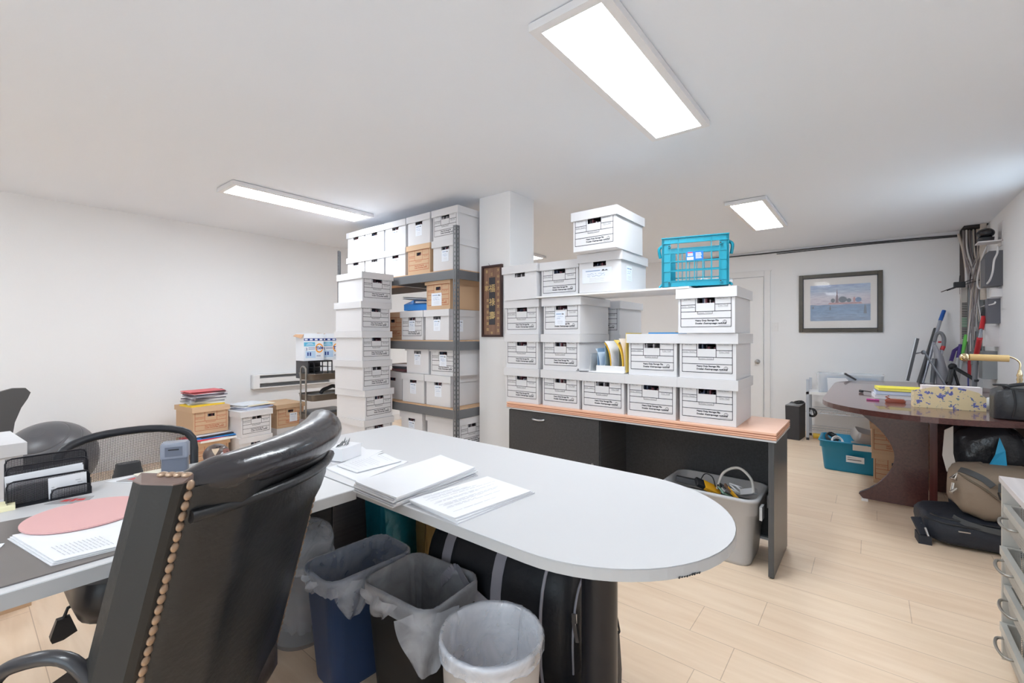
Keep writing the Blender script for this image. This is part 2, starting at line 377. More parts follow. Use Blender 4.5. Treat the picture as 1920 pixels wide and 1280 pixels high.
def print_mesh(ink, style=0):
    """printed form on the short side, 0.6 mm proud of the board"""
    b = MB(); Y = -.0006; L0, R0, B0 = -.134, .130, .035; T0 = BH - LS - .001
    def hl(x0, x1, z, t=.0017): b.quad((x0, Y, z - t), (x1, Y, z - t), (x1, Y, z + t), (x0, Y, z + t))
    def vl(x, z0, z1, t=.0016): b.quad((x - t, Y, z0), (x + t, Y, z0), (x + t, Y, z1), (x - t, Y, z1))
    if style == 1: T0 = .205; vl(-.134, .035, T0); hl(L0, R0, T0)
    hl(L0, R0, B0); hl(L0, R0, .082); hl(L0, R0, .120); hl(L0, -.054, .158); hl(.048, R0, .158)
    hl(L0, -.054, .143, .0009); vl(L0, B0, T0); vl(R0, B0, T0); vl(-.054, .120, T0); vl(.048, .120, T0)
    hl(-.043, .035, .106, .001); vl(-.043, .106, .120, .001); vl(.035, .106, .120, .001)
    hl(.066, .113, .143, .0006); vl(.066, .143, .158, .0006); vl(.113, .143, .158, .0006)
    X, Z = (1, 0, 0), (0, 0, 1)
    def tx(s, sz, x, z, bold=0.0): put_text(b, s, sz, (x, Y, z), X, Z, 0, bold)
    tx('Heavy Duty Storage File', .0125, -.055, .066, .0006); tx("Dossier d'entreposage renforcé", .0125, -.055, .050, .0006)
    tx('Contents / Contenu', .0085, -.040, .1095); tx('Number / Numéro', .0085, -.13, .1465); tx('Date / Dépt', .0085, .07, .147)
    tx('Name / Nom', .007, -.118, .187); tx('Destroy / Détruire', .007, .058, .187)
    for r0, r1 in ((.0105, .0085),):
        n = 20
        for k in range(n):
            a, c = 2 * PI * k / n, 2 * PI * (k + 1) / n
            b.quad((.098 + r1 * math.cos(a), Y, .061 + r1 * math.sin(a)), (.098 + r1 * math.cos(c), Y, .061 + r1 * math.sin(c)),
                   (.098 + r0 * math.cos(c), Y, .061 + r0 * math.sin(c)), (.098 + r0 * math.cos(a), Y, .061 + r0 * math.sin(a)))
    for k in range(3):
        a = PI / 2 + 2 * PI * k / 3
        p = [(.098 + .0065 * math.cos(a + q), Y, .061 + .0065 * math.sin(a + q)) for q in (-.42, .42)] + [(.098 + .0015 * math.cos(a), Y, .061 + .0015 * math.sin(a))]
        b.add(p, [(0, 1, 2)])
    hl(.066, .128, .042, .0006)
    return b.mesh('printed_form', ink)
def label_mesh(w, h, seed=0, big=None):
    r = random.Random(seed); b = MB(); Y = -.0012
    b.quad((-w / 2, Y, 0), (w / 2, Y, 0), (w / 2, Y, h), (-w / 2, Y, h), 0)
    Y -= .0003
    b.quad((-w * .38, Y, h * .80), (w * .12, Y, h * .80), (w * .12, Y, h * .84), (-w * .38, Y, h * .84), 1)
    b.add([(w * .16, Y, h * .78), (w * .22, Y, h * .9), (w * .28, Y, h * .78)], [(0, 1, 2)], 2)
    b.add([(w * .26, Y, h * .78), (w * .33, Y, h * .87), (w * .38, Y, h * .78)], [(0, 1, 2)], 2)
    for k, z in enumerate((.62, .48)):      # handwriting, illegible squiggles
        x = -w * .32
        pts = []
        while x < w * .3:
            pts.append((x, z * h + r.uniform(-.05, .05) * h)); x += w * r.uniform(.03, .06)
        for p, q in zip(pts, pts[1:]):
            if r.random() < .8: b.bar((p[0], Y, p[1]), (q[0], Y, q[1]), .0014, .0002, 1, up=(0, 1, 0))
    for z in (.3, .22, .12): b.quad((-w * .25, Y, h * z), (w * .25, Y, h * z), (w * .25, Y, h * z + .0012), (-w * .25, Y, h * z + .0012), 3)
    return b.mesh('paper_label', [mat('sticker_paper', (232, 238, 248), .6, var=0), INKBL, INKB, PAPERG])
def contents_mesh(seed):
    r = random.Random(seed); b = MB(); x = -.13
    while x < .125:
        w_ = r.uniform(.004, .014); b.box(x, x + w_ * .8, .012, .36, .006, .150 + r.uniform(0, .045), r.choice((0, 0, 1, 2, 3))); x += w_
    return b.mesh('file_folders', [INSIDE, mat('folder_plum', (120, 70, 80), .8), mat('folder_pale', (190, 185, 190), .8), mat('folder_slate', (80, 88, 110), .8)])
BODY = {'w': body_mesh(WHITE), 't': body_mesh(TAN, hw=.03, h0=.158, h1=.185)}
LID = {'w': lid_mesh(WLID), 't': lid_mesh(TANL, ls=.045)}
PRN = {'w': print_mesh(INKB), 't': print_mesh(INKR, 1)}
CONT = [contents_mesh(i) for i in range(5)]
LAB = [label_mesh(.085, .095, i) for i in range(6)]
_nb = [0]
rb = random.Random(11)
def archive_box(x, y, z, rz, label, group, kind='w', prn=True, lab=None, lid=True, side=None, s=1.0, jit=1.2, tilt=(0, 0), labpos=(0, .075)):
    """x, y = middle of the printed short side at its foot; the printed side faces local -Y; rz in degrees"""
    _nb[0] += 1
    t = thing('archive_box', label, 'box', (x, y, z), group=group,
              rot=(math.radians(tilt[0]), math.radians(tilt[1]), math.radians(rz + rb.uniform(-jit, jit))))
    t.scale = (1, 1, s)
    link('box_body', BODY[kind], t)
    if lid: link('box_lid', LID[kind], t)
    if prn: link('printed_form', PRN[kind], t)
    link('file_folders', CONT[_nb[0] % 5], t)
    if lab is not None:
        l = link('paper_label', LAB[lab % 6], t, loc=(labpos[0], 0, labpos[1])); l['label'] = 'white paper label with a small blue logo'
    if side == 'R':      # label on the long side facing local +X
        l = link('paper_label', LAB[(_nb[0]) % 6], t, loc=(BW / 2, .12, .07), rot=(0, 0, PI / 2)); l['label'] = 'white paper label on the long side'
    return t
GC = 'archive boxes stacked on the credenza'
FX = 2.622
ys = [2.012, 1.678, 1.356, 1.034, .714]
nm = ['leftmost', 'second from left', 'middle', 'fourth from left', 'rightmost']
zc = .746
for i, yy in enumerate(ys):
    archive_box(FX + rb.uniform(-.004, .004), yy, zc, -90, 'white printed archive box in the bottom row on the credenza, %s of five' % nm[i], GC)
archive_box(FX, 2.012, zc + .252, -90, 'white printed archive box, second layer of the left credenza stack beside the pillar', GC)
archive_box(FX, 1.675, zc + .252, -90, 'white printed archive box, second layer, left of the upright coloured folders', GC)
archive_box(FX + .006, 1.030, zc + .252, -90, 'white printed archive box right beside the upright coloured folders, blue folder on its lid', GC)
archive_box(FX - .002, .714, zc + .252, -90, 'white printed archive box, middle of the three under the blue crate', GC)
archive_box(FX, 2.012, zc + .504, -90, 'white printed archive box, third layer beside the foot of the calligraphy frame', GC)
archive_box(FX - .005, 1.665, zc + .504, -90, 'white printed archive box with pale blue label over its form, third layer on the credenza', GC, lab=0, labpos=(-.01, .06))
archive_box(2.60, .715, zc + .506, -90, 'white printed archive box topmost under the blue crate', GC, jit=.5)
archive_box(2.60, 2.010, zc + .757, -90, 'plain white archive box without print, top left of the credenza stacks beside the pillar', GC, prn=False, tilt=(.6, -.8))
archive_box(FX, 1.685, zc + .757, -90, 'white printed archive box in the top layer beside the plain unprinted one', GC)
tb = archive_box(2.600, 1.365, zc + .774, -90, 'unprinted white archive box with faint wide label, resting on the white plank', GC, prn=False, side='R')
l = link('shipping_label', label_mesh(.21, .095, 9), tb, loc=(-.02, 0, .06)); l['label'] = 'wide faint printed sheet stuck on the front'
archive_box(2.495, 1.348, zc + 1.027, -90, 'highest white printed archive box, alone on top of the stack on the plank', GC, jit=.3)
# box standing deeper behind the third layer, seen edge on
archive_box(3.075, 1.60, 1.245, -90, 'white archive box standing behind the third layer of the credenza stacks', GC, jit=.2)
archive_box(3.075, 1.60, .995, -90, 'white archive box behind the credenza stacks, hidden under another', GC, jit=.2)
archive_box(3.075, 1.60, .745, -90, 'white archive box behind the credenza stacks, lowest and hidden', GC, jit=.2)
# plank bridging the stacks
tag(MB().box(2.585, 2.95, .80, 1.86, 1.5045, 1.5165).build('plank', TRIM, bevel=.002), 'white plank laid across the box stacks, carrying an unprinted box', 'board')

# free-standing stack in front of the rack
GS = 'tall stack of archive boxes in front of the metal rack'
words = ['at the very bottom of the tall stack before the rack', 'second from the bottom of the tall stack before the rack', 'third from the bottom of the tall stack before the rack',
         'fourth from the bottom of the tall stack before the rack', 'fifth from the bottom of the tall stack before the rack', 'second from the top of the tall stack before the rack', 'topmost in the tall stack before the rack']
off = [(.02, -.02), (.02, -.01, 0), (.025, -.008), (.008, 0), (.006, 0), (.0, 0), (.012, -.002)]
rot = [3, 3, 5, 4, 2, 1, -1]
for k in range(7):
    archive_box(2.335 + off[k][0] - .005, 3.405 + off[k][1], k * .256, rot[k], 'white printed box ' + words[k], GS, s=1.015, jit=.2)

# rack boxes (front on x = 2.56)
GR = 'archive boxes on the grey metal rack'
RX = 2.565; sc = 1.028; dz = .260
cy = [2.772, 3.112, 3.447, 3.777, 4.10]
z1 = 1.782
def R(y, z, label, **k): return archive_box(k.pop('x', RX), y, z, -90, label, GR, s=sc, jit=k.pop('jit', .8), **k)
R(cy[0], z1, 'unprinted white archive box at the right end of the top shelf, under the printed one', prn=False, lab=1)
R(cy[0], z1 + dz, 'white printed archive box highest on the rack, right end touching the pillar')
R(cy[1], z1, 'tan archive box on the top shelf of the rack, between white ones', kind='t', lab=None, tilt=(0, 0))
R(cy[1], z1 + dz, 'white archive box resting on the tan box on the top shelf', prn=False, lab=2)
R(cy[2], z1, 'unprinted white archive box directly left of the tan one on the top shelf', prn=False, lab=3)
R(cy[2], z1 + dz, 'middle white archive box in the upper layer of the top shelf', prn=False, lab=4)
R(cy[3], z1, 'white archive box, lower layer of the top shelf, second from the left end', prn=False, lab=5)
R(cy[3], z1 + dz, 'white archive box, upper layer of the top shelf, second from the left end', prn=False)
R(cy[4], z1, 'white archive box in the lower layer at the left end of the top shelf', prn=False, lab=0)
R(cy[4], z1 + dz, 'white archive box in the upper layer at the left end of the top shelf', prn=False, lab=1)
z2 = 1.202
R(3.205, z2, 'white printed archive box with a label, under the blue binders on the rack', lab=2)
R(2.875, z2, 'unprinted white archive box with a side label, under the tan box on the rack', prn=False, lab=3, side='R')
nb_ = R(2.86, z2 + dz, 'tan archive box with a big handwritten white note, under the top shelf of the rack', kind='t')
l = link('handwritten_note', label_mesh(.13, .105, 21), nb_, loc=(-.02, 0, .03)); l['label'] = 'big white handwritten note'
archive_box(2.62, 3.56, z2, -90, 'tan archive box on the second shelf, mostly behind the tall stack', GR, kind='t', s=sc)
z3 = .645
R(3.19, z3, 'lower white archive box on the third shelf of the rack, left of its twin', prn=False, lab=4)
R(2.86, z3, 'lower white archive box at the right end of the third shelf of the rack', prn=False, lab=5)
R(3.13, z3 + dz, 'unprinted white archive box, upper layer of the third shelf', prn=False, lab=0, jit=.3)
R(2.80, z3 + dz, 'printed white archive box with a label, upper layer at the end of the third shelf', lab=1)
archive_box(2.60, 3.54, z3, -90, 'white archive box on the third shelf, half hidden by the tall stack', GR, prn=False, s=sc)
R(3.21, .042 + dz, 'white archive box low on the rack, just above the desk edge', prn=False, lab=2)
R(3.21, .042, 'white archive box at the foot of the rack, hidden below the desk edge', prn=False)
archive_box(2.735, 2.625, .042 + dz, 0, 'white printed archive box turned sideways at the low end of the rack', GR, s=sc, jit=.2)
archive_box(2.735, 2.625, .042, 0, 'white archive box turned sideways on the floor shelf of the rack', GR, s=sc, jit=.2)

# boxes along the left wall
GL = 'archive boxes stacked along the left wall'
archive_box(1.53, 4.89, .318, 3, 'tan archive box with red print, carrying the tall messy pile of folders', GL, kind='t')
archive_box(1.52, 4.86, 0, 2, 'tan archive box on the floor beneath the coloured papers', GL, kind='t')
archive_box(1.87, 4.75, 0, 6, 'white unprinted archive box on the floor under the printed one at the left wall', GL, prn=False)
archive_box(1.875, 4.745, .253, 8, 'white printed archive box at the left wall with plastic sleeves on its lid', GL)
archive_box(2.30, 4.93, 0, 3, 'white unprinted archive box on the floor under a tan box, beside the utility cart', GL, prn=False)
archive_box(2.29, 4.92, .253, 4, 'tan archive box with a white label, behind the handle of the utility cart', GL, kind='t', lab=4, labpos=(.03, .055))
# stack behind the desk on the far left
archive_box(.075, 3.00, 0, 4, 'tan archive box lowest of three on the floor beyond the far left of the desk', 'archive boxes beyond the desk', kind='t')
archive_box(.065, 2.99, .252, 2, 'tan archive box under the white one beyond the far left of the desk', 'archive boxes beyond the desk', kind='t')
archive_box(.048, 2.985, .504, 3, 'white archive box standing beyond the desk at the left edge of the picture', 'archive boxes beyond the desk', prn=False)
# ------------------------------------------------------------------ grey boltless rack
rk = thing('shelving_rack', 'tall grey slotted metal rack loaded with archive boxes beside the pillar', 'shelving rack', (2.525, 2.60, 0))
def post_mesh(sx, sy, H=2.13):
    b = MB(); t = .002; F_ = .038; a, c = .015, .023
    def flange(axis):
        def q(u0, u1, z0, z1):
            if axis == 'x': b.box(min(sx * u0, sx * u1), max(sx * u0, sx * u1), min(0, sy * t), max(0, sy * t), z0, z1)
            else: b.box(min(0, sx * t), max(0, sx * t), min(sy * u0, sy * u1), max(sy * u0, sy * u1), z0, z1)
        q(0, a, 0, H); q(c, F_, 0, H); z = 0
        while z < H - .04: q(a, c, z, z + .013); z += .036
        q(a, c, H - .02, H)
    flange('x'); flange('y')
    return b.mesh('post', RACKM)
RWX, RWY = .56, 1.78
for (x, y, sx, sy) in ((0, 0, 1, 1), (RWX, 0, -1, 1), (0, RWY, 1, -1), (RWX, RWY, -1, -1)):
    link('post', post_mesh(sx, sy), rk, (x, y, 0))
PB = wood('particle_board', (214, 180, 146), (196, 158, 124), 'Y', .8)
for z in (1.78, 1.20, .643, .04):
    h = .072 if z > .1 else .036
    for x in (.003, RWX - .016): MB().box(x, x + .013, .004, RWY - .004, z - h - .008, z - .008).build('beam', RACKM, rk, bevel=.0015)
    for y in (.003, RWY - .016): MB().box(.02, RWX - .02, y, y + .013, z - h - .008, z - .008).build('beam', RACKM, rk, bevel=.0015)
    MB().box(.006, RWX - .006, .006, RWY - .006, z - .010, z).build('shelf_board', PB, rk)
MB().box(.01, RWX - .01, .86, .90, 1.71, 1.76).build('cross_support', RACKM, rk)
# blue binders and papers on the second shelf
BLUE = mat('blue_vinyl', (28, 120, 200), .35); NAVY = mat('navy_vinyl', (34, 44, 66), .4)
def binder(loc, rot, m, label, w=.26, d=.30, t=.045):
    r = thing('ring_binder', label, 'binder', loc, group='binders lying on the rack', rot=rot)
    b = MB(); b.box(-w / 2, w / 2, -d / 2, d / 2, 0, .003); b.box(-w / 2, w / 2, -d / 2, d / 2, t - .003, t); b.box(w / 2 - .003, w / 2, -d / 2, d / 2, .003, t - .003)
    b.build('cover', m, r); MB().box(-w / 2 + .008, w / 2 - .02, -d / 2 + .006, d / 2 - .006, .004, t * .7).build('pages', PAPER, r)
binder((2.70, 3.17, 1.464), (0, 0, PI + .25), BLUE, 'bright blue binder lying spine outward on a white box on the rack', t=.055)
binder((2.72, 3.24, 1.521), (.06, .06, PI - .4), BLUE, 'blue binder resting crooked on top of the other blue binder', t=.03)
binder((2.76, 3.28, 1.570), (.05, -.03, .5), NAVY, 'dark navy binder on top of the blue binders', t=.02)
for i, (x, y, z, c, lb) in enumerate(((2.66, 3.40, .912, (96, 60, 66), 'dark red booklet on the third shelf beside the upper boxes'), (2.68, 3.41, .935, (90, 92, 102), 'grey booklet on top of the dark red one on the third shelf'),
                             (2.66, 3.39, .958, (196, 196, 202), 'pale booklet topmost beside the upper boxes of the third shelf'))):
    tag(MB().box(-.09, .09, -.12, .12, 0, .021).build('booklet', mat('booklet%d' % i, c, .6), loc=(x, y, z), rz=.15 * (i - 1)), lb, 'booklet', 'booklets on the third shelf')
# ------------------------------------------------------------------ desk: return + rounded peninsula
dk = thing('desk', 'white topped desk running along the left foreground with a grey front edge', 'desk', (.2, 1.68, 0))
L = lambda o: o
b = MB(); b.box(-1.3, .617, -.375, .38, .706, .740); b.build('desktop', DESK, dk, bevel=.0015)
MB().box(-1.3, .617, -.3775, -.375, .707, .7385).build('edge_band', DESKE, dk)
MB().box(.36, .60, .335, .36, 0, .706).build('side_panel', CHAR, dk)
MB().box(-1.28, -1.255, -.33, .375, 0, .706).build('side_panel', CHAR, dk)
pn = thing('peninsula_table', 'long white table wing with a rounded end on a black column leg', 'desk', (1.18, 1.2, 0))
pts = [(.357, .875), (-.357, .875)]
n = 28
for k in range(n + 1):
    a = PI + PI * k / n
    pts.append((.357 * math.cos(a), -.575 + .362 * math.sin(a)))
b = MB(); b.prism(pts, .712, .740); b.build('tabletop', DESK, pn, bevel=.0015)
b = MB()
q = [(x * 1.004, y if y > 0 else -.575 + (y + .575) * 1.004) for x, y in pts]
for i in range(1, len(q) - 1): b.quad((*q[i], .713), (*q[i + 1], .713), (*q[i + 1], .7385), (*q[i], .7385))
b.quad((*q[-1], .713), (*q[0], .713), (*q[0], .7385), (*q[-1], .7385))
eb = b.build('edge_band', DESKE, pn); eb['label'] = 'grey edge band'
b = MB()
for k in range(9):      # chipped patch on the edge of the round end
    a = math.radians(236 + k * 1.1); r = .3595
    x, y = r * math.cos(a) * .9999, -.575 + (.3645) * math.sin(a)
    b.box(x - random.uniform(.002, .005), x + .004, y - .0012, y + .0012, .7132 + random.uniform(0, .0015), .7155 + random.uniform(0, .002))
b.build('chipped_edge', BLACKP, pn)
MB().box(-.355, -.035, .835, .86, 0, .712).build('end_panel', CHAR, pn)
MB().box(.18, .357, .84, .86, 0, .712).build('end_panel', CHAR, pn)
MB().box(-.035, .18, .828, .86, 0, .712).build('end_post', wood('greige_laminate', (96, 92, 96), (84, 80, 84), 'X', .5, vein=30), pn)
MB().lathe([(.052, .012), (.052, .712)], 28, (0, -.58)).build('column_leg', mat('black_column', (34, 33, 37), .3, .2), pn)
MB().lathe([(.15, 0), (.15, .008), (.055, .014)], 28, (0, -.58)).build('base_plate', BLACKP, pn)

# ------------------------------------------------------------------ credenza
cr = thing('credenza', 'long charcoal credenza with a layered peach wood top, covered with archive boxes', 'credenza', (2.60, .385, 0))
PEACH = wood('peach_wood', (236, 190, 164), (228, 178, 150), 'Y', .35, vein=18); PEACHD = mat('dark_groove', (176, 112, 82), .5, var=.05)
b = MB(); W_, D_ = 1.745, .47
b.box(-.012, D_, -.012, W_, .733, .745); b.build('top', PEACH, cr, bevel=.0015)
b = MB()
for z in (.7245, .7135): b.box(-.012, D_, -.012, W_, z - .0035, z + .0035)
b.build('top_layer', PEACH, cr)
MB().box(-.008, D_ - .002, -.008, W_ - .004, .706, .733).build('groove', PEACHD, cr)
MB().box(-.011, D_, -.011, W_, .697, .706).build('trim_strip', mat('aluminium_strip', (206, 206, 208), .4, .3), cr)
MB().box(0, .455, 0, .026, .008, .697).build('end_panel', wood('charcoal_gloss', (82, 83, 85), (70, 71, 73), 'Z', .3, vein=18), cr, bevel=.001)
for x in (.02, .43): MB().lathe([(.012, 0), (.012, .008)], 10, (x, .013)).build('foot', BLACKP, cr)
MB().box(.40, .425, .026, .98, .06, .697).build('back_panel', CHAR, cr)
MB().box(.37, .40, .026, .98, .045, .06).build('cable_rail', TRIM, cr)
# lateral file part: y from 1.02 to 1.73
MB().box(.02, .455, .98, 1.732, .0, .697).build('cabinet_body', CHAR, cr)
for k, (z0, z1) in enumerate(((.37, .690), (.04, .364))):
    d = MB().box(0, .018, .985, 1.730, z0, z1).build('drawer', CHAR, cr, bevel=.001)
    h = MB(); zc_ = z1 - .045
    for yy in (1.46,):
        h.tube(bez((-.0, yy - .05, zc_), (-.03, yy - .05, zc_ - .004), (-.03, yy + .05, zc_ - .004), (-.0, yy + .05, zc_), 10), .007, 8)
    h.build('drawer_handle', STEEL, d)
MB().lathe([(.009, 0), (.009, .004)], 12).build('lock', STEEL, cr, loc=(-.0005, 1.03, .40)).rotation_euler = (0, -PI / 2, 0)

# ------------------------------------------------------------------ cherry conference table
ct = thing('conference_table', 'dark cherry racetrack conference table with a curved panel base on the right', 'table', (4.27, -.31, 0))
pts = []
for k in range(25):
    a = PI / 2 + PI * k / 24; pts.append((.61 * math.cos(a), .61 * math.sin(a)))
for k in range(25):
    a = -PI / 2 + PI * k / 24; pts.append((1.45 + .61 * math.cos(a), .61 * math.sin(a)))
b = MB(); b.prism(pts, .715, .750, 0, 1); b.build('tabletop', [CHERRYT, CHERRY], ct, bevel=.003)
def cpanel(x, s):
    o = []
    N_ = 16
    for k in range(N_ + 1):        # concave outer edge
        u = k / N_; z = .06 + .60 * u
        o.append((s * (.38 - .20 * math.sin(PI * min(1, u * 1.02)) ** .8), z))
    pl = [(0, .02), (s * .36, .02), (s * .385, .05)] + o + [(s * .40, .70), (s * .40, .715), (0, .715)]
    return MB().plate(pl, 'X', x, x + .03)
cpanel(.0, 1).build('curved_panel', CHERRY, ct)
cpanel(1.40, -1).build('curved_panel', CHERRY, ct)
b = MB(); prof = [(-.015 + .0, .0)]
sp = []
for k in range(13):
    u = k / 12; sp.append((-.012 - .018 * math.sin(PI * u), .02 + .695 * u))
b.plate([(.05, .02)] + sp + [(.05, .715)], 'Y', -.045, -.005)
b.build('spine', wood('cherry_edge', (112, 62, 58), (96, 50, 46), 'Z', .25, coat=.4), ct)
MB().box(.55, .575, -.45, -.0, .02, .715).build('inner_panel', CHERRY, ct)
MB().box(.62, .645, -.60, -.40, .02, .56).build('inner_panel', wood('brown_panel', (98, 74, 62), (84, 62, 52), 'X', .4), ct)
MB().box(.06, 1.40, .0 - .04, .0 - .02, .5, .715).build('stretcher', CHERRY, ct)
MB().box(.0, .03, .33, .37, 0, .02).build('glide', TRIM, ct)
MB().box(.0, .03, .02, .06, 0, .02).build('glide', TRIM, ct)
# ------------------------------------------------------------------ things on the desk and peninsula
def sheet(name, label, cat, corners, z, t=.0006, m=PAPER, group=None, lines=None, curl=0.0, seed=0, shift=(0, 0)):
    """stack of paper from four XY corners, text as thin grey print"""
    cs = [Vector((c[0] + shift[0], c[1] + shift[1])) for c in corners]; c0 = sum(cs, Vector((0, 0))) / 4
    r = thing(name, label, cat, (c0.x, c0.y, z), group=group)
    N_ = 10; b = MB(); rr = random.Random(seed)
    def pt(u, v, k=0):
        p = (cs[0] * (1 - u) + cs[1] * u) * (1 - v) + (cs[3] * (1 - u) + cs[2] * u) * v - c0
        return (p.x, p.y, t * (1 - k) + curl * (abs(u - .5) * 2) ** 4 * (1 if u > .5 else .4) + curl * .5 * (abs(v - .5) * 2) ** 4)
    top = [[pt(i / N_, j / N_) for j in range(N_ + 1)] for i in range(N_ + 1)]
    vs = [p for row in top for p in row]; fs = []
    for i in range(N_):
        for j in range(N_): a = i * (N_ + 1) + j; fs.append((a, a + N_ + 1, a + N_ + 2, a + 1))
    b.add(vs, fs)
    edge = [top[i][0] for i in range(N_ + 1)] + [top[N_][j] for j in range(1, N_ + 1)] + [top[i][N_] for i in range(N_ - 1, -1, -1)] + [top[0][j] for j in range(N_ - 1, 0, -1)]
    for p, q in zip(edge, edge[1:] + edge[:1]): b.quad((p[0], p[1], 0), (q[0], q[1], 0), q, p)
    b.build('paper', m, r)
    if lines:
        g = MB()
        for v, u0, u1 in lines:
            w_ = .008
            if u1 - u0 > .05:
                u = u0
                while u < u1:
                    e = min(u1, u + rr.uniform(.03, .12)); k = .0009
                    a = pt(u, v); b2 = pt(e, v); c = pt(e, v + w_); d = pt(u, v + w_)
                    g.quad(*[(x, y, z_ + k) for x, y, z_ in (a, b2, c, d)]); u = e + .015
        g.build('printing', PAPERG, r)
    return r
def rows(n, a=.08, b_=.92, u0=.1, u1=.9, seed=0, gap=.25):
    r = random.Random(seed); out = []
    for k in range(n):
        if r.random() < gap: continue
        out.append((a + (b_ - a) * k / n, u0 + r.uniform(0, .05), u1 - r.uniform(0, .5)))
    return out
zt = .7402
GP = 'papers spread on the white peninsula'
sheet('document', 'wide white printout lying under the booklet, left of the folder', 'paper', [(.868, 1.585), (.855, 1.352), (1.115, 1.418), (1.10, 1.628)], zt, .004, group=GP)
sheet('booklet', 'printed grey-edged form on top of the left group of papers', 'paper', [(.905, 1.573), (.902, 1.435), (1.092, 1.431), (1.12, 1.575)], zt + .006, .003, lines=rows(14, u0=.06, u1=.97, seed=2), group=GP, m=PAPER)
for k in range(6):
    dx = .004 * (k % 3) - .003
    sheet('folder' if k == 5 else 'document', ['thick printout at the bottom of the pile at the desk corner', 'sheaf second from the bottom of the pile at the desk corner', 'sheaf in the lower middle of the pile at the desk corner', 'sheaf in the upper middle of the pile at the desk corner', 'thin sheet directly below the blank folder at the desk corner', 'blank off-white folder topmost on the pile at the desk corner'][k], 'folder' if k == 5 else 'paper',
          [(.80 + dx, 1.29), (1.18 + dx * 2, 1.312), (1.158 - dx, 1.09 + dx), (.793 + dx, 1.072 - dx)], zt + .0048 * k, .0038, group=GP, curl=.0 if k < 5 else .003, m=PAPER if k % 2 else mat('paper_shade', (214, 214, 218), .8))
for k in range(3):
    sheet('document', ['bottom sheaf of the right pile, poking toward the round end', 'middle sheaf of the right pile on the peninsula', 'top form with faint print on the right pile nearest the round end'][k], 'paper',
          [(.846 - .004 * k, 1.062), (1.147, 1.048 - .01 * k), (1.143 - .01 * k, .826), (.83, .848 + .006 * k)], zt + .005 * k, .0042, group=GP, lines=rows(26, u0=.08, u1=.95, seed=5, gap=.4) if k == 2 else None)
for k in range(4):
    a = .25 * k - .3
    cs = [(1.03 + math.cos(a + q) * .14 * s_, 1.70 + math.sin(a + q) * .14 * s_) for q, s_ in ((.9, 1), (2.24, 1), (.9 + PI, 1), (2.24 + PI, 1))]
    sheet('document', ['lowest loose sheet of the fanned papers behind the armchair top', 'second loose sheet of the fanned papers', 'third loose sheet of the fanned papers', 'uppermost loose sheet of the fanned papers'][k], 'paper', cs, zt + .0012 * k, .0008, group=GP)
tbx = thing('tissue_box', 'small white box with crumpled patterned paper on the desk behind the armchair', 'box', (.985, 1.66, zt + .006), rz=.3)
b = MB(); b.box(-.055, .055, -.04, .04, 0, .05); b.build('carton', PAPER, tbx)
b = MB(); rr = random.Random(4)
for k in range(5):
    x = -.045 + .018 * k; y = rr.uniform(-.02, .02)
    b.add([(x, y, .05), (x + .028, y + .01, .05), (x + .02, y, .068 + rr.uniform(0, .01))], [(0, 1, 2)]); b.add([(x, y + .012, .05), (x + .024, y + .02, .05), (x + .004, y, .064)], [(0, 1, 2)])
b.build('crumpled_paper', mat('grey_print_paper', (140, 142, 142), .8, var=.5, scale=90), tbx)
# desk pad, pink disc, letters
sheet('desk_pad', 'dark brown-grey desk pad under the pink disc on the left desk', 'desk pad', [(-.42, 1.86), (-.42, 1.335), (.50, 1.33), (.50, 1.745)], zt, .003, m=mat('pad_vinyl', (112, 106, 104), .45, var=.06, scale=9))
MB().lathe([(.126, 0), (.126, .004)], 48).build('mouse_pad', mat('pink_foam', (214, 168, 166), .8, var=.02), loc=(.226, 1.655, zt + .0135))
o = bpy.data.objects['mouse_pad']; tag(o, 'round pink pad lying on letters on the dark desk pad', 'mouse pad')
for p in o.data.polygons: p.use_smooth = False
GD = 'papers on the left desk'
for k in range(3):
    sheet('letter', ['lowest letter page under the pink disc', 'middle letter page under the pink disc', 'top letter page with faint typed lines, half under the pink disc'][k], 'paper', [(.081 + .004 * k, 1.63), (.13 + .003 * k, 1.366 + .002 * k), (.34, 1.338), (.30, 1.60)], zt + .0035 + .003 * k, .002, group=GD, lines=[(.10 + .035 * q, .62, .93) for q in range(12)] if k == 2 else None)
sheet('letter', 'white page cut off by the left picture edge beside the letters', 'paper', [(-.12, 1.70), (-.10, 1.47), (.045, 1.50), (.075, 1.60)], zt + .0035, .002, group=GD)
sheet('note_pad', 'pale yellow sticky note pad at the left edge of the desk', 'note pad', [(.03, 1.985), (.025, 1.905), (.110, 1.905), (.113, 1.975)], zt, .012, m=mat('yellow_note', (240, 234, 196), .8, var=0))
def card(label, cs, z, seed):
    r = sheet('photo_card', label, 'card', cs, z, .0012, m=mat('card_grey', (160, 158, 160), .5, var=.2, scale=60))
    b = MB(); c = Vector(r.location); ctr = [Vector((p[0], p[1])) - Vector((c.x, c.y)) for p in cs]
    for i, (u, v, w_, h_) in enumerate(((.25, .3, .2, .4), (.5, .25, .12, .5), (.66, .35, .2, .3))):
        def f(a, d): q = (ctr[0] * (1 - a) + ctr[1] * a) * (1 - d) + (ctr[3] * (1 - a) + ctr[2] * a) * d; return (q.x, q.y, .0017)
        b.quad(f(u, v), f(u + w_, v), f(u + w_, v + h_), f(u, v + h_))
    b.build('printing', mat('card_red', (206, 70, 74), .6, var=.2, scale=50), r); return r
card('grey and red card lying before the letter sorter', [(.166, 1.895), (.245, 1.822), (.272, 1.878), (.205, 1.918)], zt, 1)
sheet('envelope', 'white envelope under the red card beside the armchair', 'paper', [(.32, 2.03), (.40, 1.90), (.50, 1.96), (.43, 2.05)], zt, .001, group=GD)
